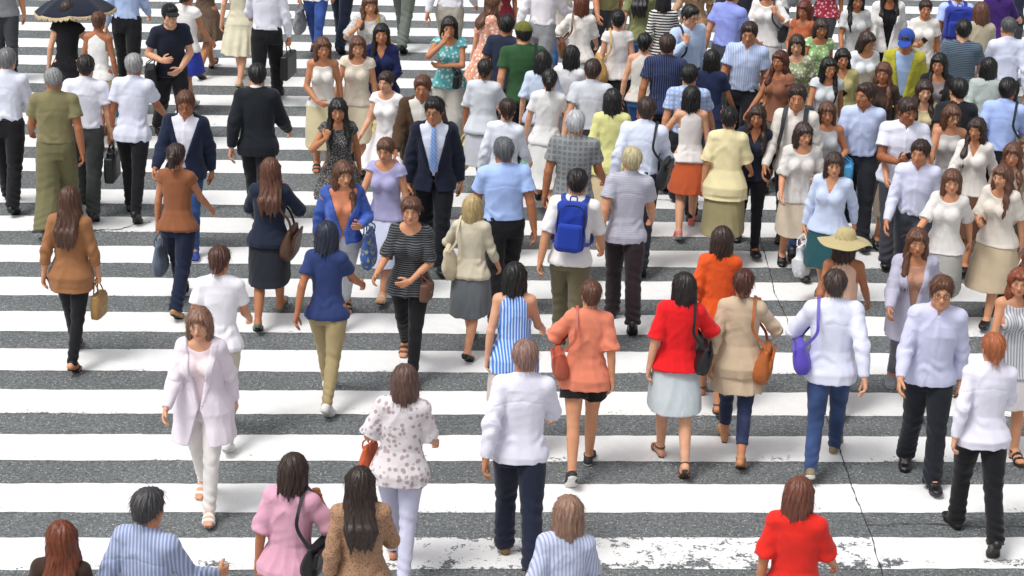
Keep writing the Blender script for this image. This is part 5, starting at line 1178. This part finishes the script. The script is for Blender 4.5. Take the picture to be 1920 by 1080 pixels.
    p('man in pale grey shirt between the tan tote and the white tee', 1112, t=116, h=1.70, face=176, sex='m', legs='contact', top=('short_shirt', '#c9ccd4'), bottom=('trousers', '#2c2f36'), hair=('short', HN))
    p('woman in dark navy blouse beside the cream blouse with black bun', 1418, t=196, h=1.58, face=-4, legs='contact', top=('blouse', '#1e2638'), bottom=('slim_trousers', '#15171d'), hair=('wavy', HN), skin=SK[3])
    p('man in lilac white shirt walking behind the tanned man in white', 1728, t=262, h=1.68, face=-10, sex='m', legs='small', top=('shirt', '#d3d6ee'), bottom=('trousers', '#3a3d46'), hair=('short', HN), skin=SK[1])
    p('woman in off-white blouse and grey skirt amid the crowd near the lilac white shirt', 1784, t=318, h=1.58, face=-18, legs='contact', top=('loose_top', '#d9d6d2'), bottom=('skirt', dict(hem=-.46), '#9a9894'), hair=('bob', HM), skin=SK[0])
    p('woman in taupe top and dark trousers under the sky blue shirt', 1906, t=268, h=1.60, face=-12, legs='small', top=('tshirt', '#9a8272'), bottom=('trousers', '#3a3430'), hair=('wavy', HM), skin=SK[1])
    p('man in pale blue checked shirt between pinstripe shirt and navy dress', 1296, t=124, h=1.68, face=172, sex='m', legs='contact', top=('short_shirt', '#b3c4e4', 'check', '#93a8d0'), bottom=('trousers', '#20242c'), hair=('short', HB))
    p('woman in ivory sleeveless top between the light blue and beige shirts', 1694, t=206, h=1.56, face=4, legs='small', top=('tank_top', '#dcd2c2'), bottom=('skirt', '#8a7c6c'), hair=('wavy', HM), skin=SK[0])
    p('man in dark suit jacket far back between white tops', 1392, t=-75, h=1.72, face=170, sex='m', legs='contact', top=('shirt', WH), over=('jacket', '#2a2d38'), bottom=('trousers', '#23252e'), hair=('short', HB))
    p('woman in crimson floral blouse cut off by the top edge', 1556, t=-82, h=1.60, face=-14, legs='small', top=('loose_top', '#9a2c40', 'floral', '#d8a0a8'), bottom=('trousers', DG), hair=('bob', HB))
    p('man in navy polo cut off by the top corner', 1906, t=-75, h=1.70, face=170, sex='m', legs='small', top=('tshirt', '#2a3046'), bottom=('trousers', DG), hair=('short', HD))
GHOSTS = True
people()
# ------------------------------------------------------------------ the road, the painted crossing, the light
def build_road():
    m, b, N, L = nodes('asphalt')
    tc = N('ShaderNodeTexCoord'); P = tc.outputs['Object']
    def asphalt(N, L, P):
        v1 = N('ShaderNodeTexVoronoi', i_Scale=62.0); L(P, v1.inputs['Vector'])
        v2 = N('ShaderNodeTexVoronoi', i_Scale=125.0); L(P, v2.inputs['Vector'])
        n1 = N('ShaderNodeTexNoise', i_Scale=.55, i_Detail=5.0); L(P, n1.inputs['Vector'])
        n2 = N('ShaderNodeTexNoise', i_Scale=32.0, i_Detail=6.0, i_Roughness=.75); L(P, n2.inputs['Vector'])
        n3 = N('ShaderNodeTexNoise', i_Scale=4.0, i_Detail=4.0); L(P, n3.inputs['Vector'])
        sc = N('ShaderNodeSeparateColor'); L(v1.outputs['Color'], sc.inputs[0]); s2 = N('ShaderNodeSeparateColor'); L(v2.outputs['Color'], s2.inputs[0])
        base = mixc(N, L, ramp(N, L, n2.outputs[0], [(.36, 0.0), (.66, 1.0)]), (.050, .056, .058), (.235, .252, .258))
        stone = ramp(N, L, sc.outputs[0], [(.62, (.05, .055, .058)), (.80, (.22, .24, .25)), (.94, (.38, .41, .42)), (1.0, (.58, .58, .56))])
        chip = mth(N, L, 'MULTIPLY', ramp(N, L, v1.outputs['Distance'], [(.28, 1.0), (.52, 0.0)]), ramp(N, L, sc.outputs[0], [(.56, 0.0), (.62, 1.0)]))
        base = mixc(N, L, chip, base, stone)
        stone2 = ramp(N, L, s2.outputs[1], [(.60, (.04, .045, .048)), (.9, (.20, .22, .225)), (1.0, (.40, .40, .38))])
        chip2 = mth(N, L, 'MULTIPLY', ramp(N, L, v2.outputs['Distance'], [(.3, .9), (.5, 0.0)]), ramp(N, L, s2.outputs[1], [(.58, 0.0), (.62, 1.0)]))
        base = mixc(N, L, chip2, base, stone2)
        base = mixc(N, L, 1.0, base, ramp(N, L, n1.outputs[0], [(.3, (.84, .84, .84)), (.7, (1.08, 1.08, 1.08))]), 'MULTIPLY')
        base = mixc(N, L, 1.0, base, ramp(N, L, n3.outputs[0], [(.3, (.86, .86, .85)), (.7, (1.04, 1.04, 1.04))]), 'MULTIPLY')
        h = mth(N, L, 'ADD', mth(N, L, 'MULTIPLY', n2.outputs[0], .7), mth(N, L, 'MULTIPLY', v1.outputs['Distance'], -.5))
        return base, h
    base, h = asphalt(N, L, P)
    L(base, b.inputs['Base Color']); b.inputs['Roughness'].default_value = .72; b.inputs['Specular IOR Level'].default_value = .35
    bu = N('ShaderNodeBump', i_Strength=.7, i_Distance=.012); L(h, bu.inputs['Height']); L(bu.outputs[0], b.inputs['Normal'])
    R = 600.0
    road = link('road', new_mesh('road', [(-R, -R, 0), (R, -R, 0), (R, R, 0), (-R, R, 0)], [(0, 1, 2, 3)], m, smooth=False))
    tag(road, 'dark grey asphalt road carrying the white zebra crossing stripes', None, None, 'structure')
    # paint: worn through to the asphalt in flecks, most along the lower edges and where wheels cross
    pm, pb, N, L = nodes('road_paint')
    tc = N('ShaderNodeTexCoord'); uv = tc.outputs['UV']; G = N('ShaderNodeNewGeometry'); P = G.outputs['Position']
    sx = N('ShaderNodeSeparateXYZ'); L(uv, sx.inputs[0])
    wear = N('ShaderNodeAttribute', attribute_type='OBJECT', attribute_name='wear').outputs['Fac']
    n1 = N('ShaderNodeTexNoise', i_Scale=30.0, i_Detail=7.0, i_Roughness=.72); L(P, n1.inputs['Vector'])
    n2 = N('ShaderNodeTexNoise', i_Scale=1.1, i_Detail=3.0); L(P, n2.inputs['Vector'])
    n3 = N('ShaderNodeTexNoise', i_Scale=90.0, i_Detail=3.0); L(P, n3.inputs['Vector'])
    n4 = N('ShaderNodeTexNoise', i_Scale=9.0, i_Detail=5.0); L(P, n4.inputs['Vector'])
    n5 = N('ShaderNodeTexNoise', i_Scale=2.6, i_Detail=4.0); L(P, n5.inputs['Vector'])
    edge = ramp(N, L, sx.outputs[1], [(0.0, .115), (.10, .045), (.30, .0), (.93, 0.0), (1.0, .09)])
    # wheel-worn stretch of the nearest stripe lies at x 1..3.2 m (uv.x carries metres)
    wx = mth(N, L, 'MULTIPLY', ramp(N, L, mth(N, L, 'MULTIPLY_ADD', sx.outputs[0], .05, .5), [(.42, 0.0), (.47, .8), (.54, 1.0), (.63, 1.0), (.66, .0)]), mth(N, L, 'GREATER_THAN', wear, .9))
    low = ramp(N, L, n2.outputs[0], [(.42, 0.0), (.68, 1.0)])
    thr = mth(N, L, 'ADD', mth(N, L, 'MULTIPLY', edge, mth(N, L, 'MULTIPLY_ADD', low, 1.3, .25)), mth(N, L, 'MULTIPLY', low, .035))
    thr = mth(N, L, 'ADD', thr, mth(N, L, 'MULTIPLY', wx, mth(N, L, 'MULTIPLY', ramp(N, L, n4.outputs[0], [(.38, .0), (.64, 1.0)]), .215)))
    band = ramp(N, L, sx.outputs[1], [(.02, .2), (.12, 1.0), (.24, .9), (.40, .0)])
    clump = ramp(N, L, n5.outputs[0], [(.46, .0), (.64, 1.0)])
    thr = mth(N, L, 'ADD', thr, mth(N, L, 'MULTIPLY', mth(N, L, 'MULTIPLY', band, clump), mth(N, L, 'MULTIPLY', wear, .24)))
    mix = mth(N, L, 'ADD', mth(N, L, 'MULTIPLY', n1.outputs[0], .75), mth(N, L, 'MULTIPLY', n3.outputs[0], .25))
    gone = mth(N, L, 'GREATER_THAN', mth(N, L, 'ADD', mix, thr), .70)
    dirt = ramp(N, L, n4.outputs[0], [(.25, (.735, .735, .725)), (.75, (.80, .80, .795))])
    dirt = mixc(N, L, 1.0, dirt, ramp(N, L, n3.outputs[0], [(.30, (.93, .93, .92)), (.55, (1, 1, 1))]), 'MULTIPLY')
    ab, ah = asphalt(N, L, P)
    L(mixc(N, L, gone, dirt, ab), pb.inputs['Base Color']); pb.inputs['Roughness'].default_value = .6; pb.inputs['Specular IOR Level'].default_value = .4
    hh = mth(N, L, 'ADD', mth(N, L, 'MULTIPLY', mth(N, L, 'SUBTRACT', 1.0, gone), 1.0), mth(N, L, 'MULTIPLY', n3.outputs[0], .35))
    bu = N('ShaderNodeBump', i_Strength=.4, i_Distance=.006); L(hh, bu.inputs['Height']); L(bu.outputs[0], pb.inputs['Normal'])
    rnd = random.Random(4)
    def stripe(c0, wid, wearv, x0=-15.0, x1=15.0):
        """upper (far) edge at y = c0 on x = 0, wid metres deep"""
        n = 600; V, Fq, UV = [], [], []
        ph = rnd.uniform(0, 9)
        for i in range(n+1):
            x = x0+(x1-x0)*i/n; y = c0-x*STRIPE_TAN
            j0 = .004*math.sin(x*5.1+ph)+.003*math.sin(x*17+ph*2)+rnd.uniform(-.003, .003); j1 = .004*math.sin(x*4.3+ph*3)+.003*math.sin(x*19+ph)+rnd.uniform(-.003, .003)
            V += [(x, y-wid+j0, .004), (x, y+j1, .004)]; UV += [(x, 0), (x, 1)]
            if i: Fq.append((2*i-2, 2*i, 2*i+1, 2*i-1))
        me = new_mesh('painted_stripe', V, Fq, pm, smooth=False); ul = me.uv_layers.new(name='UVMap')
        for l in me.loops: ul.data[l.index].uv = UV[l.vertex_index]
        o = link('painted_stripe', me, road); o['wear'] = wearv
    Y0 = 14.1244-.005
    for k in range(-5, 10): stripe(Y0+.9*k, .49 if k < 8 else .475, {0: 1.0, 2: .62, 4: .40, 7: .45}.get(k, .30))
    for k in range(0, 14): stripe(23.314+.9*k, .47, {4: .75, 3: .6}.get(k, .42))
    # cracks: narrow jagged sheets lying on the paint
    cm, cb, N, L = nodes('crack'); cb.inputs['Base Color'].default_value = (.018, .018, .018, 1); cb.inputs['Roughness'].default_value = .9
    def crack(pix, w, wob, seed):
        r = random.Random(seed); pts = [Vector((*at(x, y), .0085)) for x, y in pix]; line = []
        for a, bq in zip(pts, pts[1:]):
            k = max(2, int((bq-a).length/.035))
            line += [a.lerp(bq, i/k) for i in range(k)]
        V, Fq = [], []; ox = 0
        for i, p in enumerate(line):
            t = (line[min(i+1, len(line)-1)]-line[max(i-1, 0)]).normalized(); s = Vector((-t.y, t.x, 0))
            ox = ox*.8+r.uniform(-wob, wob); ww = w*r.uniform(.3, 1.3)
            q = p+s*ox; V += [q-s*ww/2, q+s*ww/2]
            if i: Fq.append((2*i-2, 2*i, 2*i+1, 2*i-1)[::-1])
        link('crack', new_mesh('crack', V, Fq, cm, smooth=False), road)
    crack([(1420, 430), (1450, 540), (1475, 600), (1512, 690), (1560, 810), (1595, 905), (1625, 985), (1650, 1062), (1690, 1180)], .009, .005, 2)
    crack([(1625, 985), (1730, 984), (1830, 990), (1990, 992)], .009, .010, 3)
    crack([(60, 437), (130, 435), (215, 431), (262, 421), (285, 414)], .018, .018, 5)
    crack([(395, 393), (420, 386), (452, 389), (486, 380)], .010, .016, 6)
    crack([(1200, 372), (1300, 378), (1400, 384)], .012, .012, 7)
def build_light():
    w = bpy.data.worlds.new('World'); SC.world = w; w.use_nodes = True; nt = w.node_tree; bg = nt.nodes['Background']
    sky = nt.nodes.new('ShaderNodeTexSky'); sky.sky_type = 'NISHITA'; sky.sun_disc = False
    EL, AZ = rad(64), rad(235)
    sky.sun_elevation = EL; sky.sun_rotation = AZ; sky.dust_density = 4.0; sky.air_density = 1.0; sky.ozone_density = 1.0
    hs = nt.nodes.new('ShaderNodeHueSaturation'); hs.inputs['Saturation'].default_value = .18
    nt.links.new(sky.outputs[0], hs.inputs['Color']); nt.links.new(hs.outputs[0], bg.inputs['Color'])
    bg.inputs['Strength'].default_value = SKY
    s = bpy.data.lights.new('sun', 'SUN'); s.energy = SUN; s.angle = rad(18); s.color = (1.0, .975, .94)
    o = bpy.data.objects.new('sun', s); COL.objects.link(o)
    d = Vector((math.sin(AZ)*math.cos(EL), math.cos(AZ)*math.cos(EL), math.sin(EL)))
    o.rotation_euler = d.to_track_quat('Z', 'Y').to_euler()
    v = SC.view_settings; v.view_transform = 'Standard'; v.look = 'None'; v.gamma = 1.0; v.use_curve_mapping = False; v.exposure = EXPO
SKY, SUN, EXPO = .13, 1.5, .38
build_road(); build_light()
print('script', round(time.time()-T0, 1), 's', len(PLACED), 'people', sum(len(m.polygons) for m in bpy.data.meshes), 'faces')
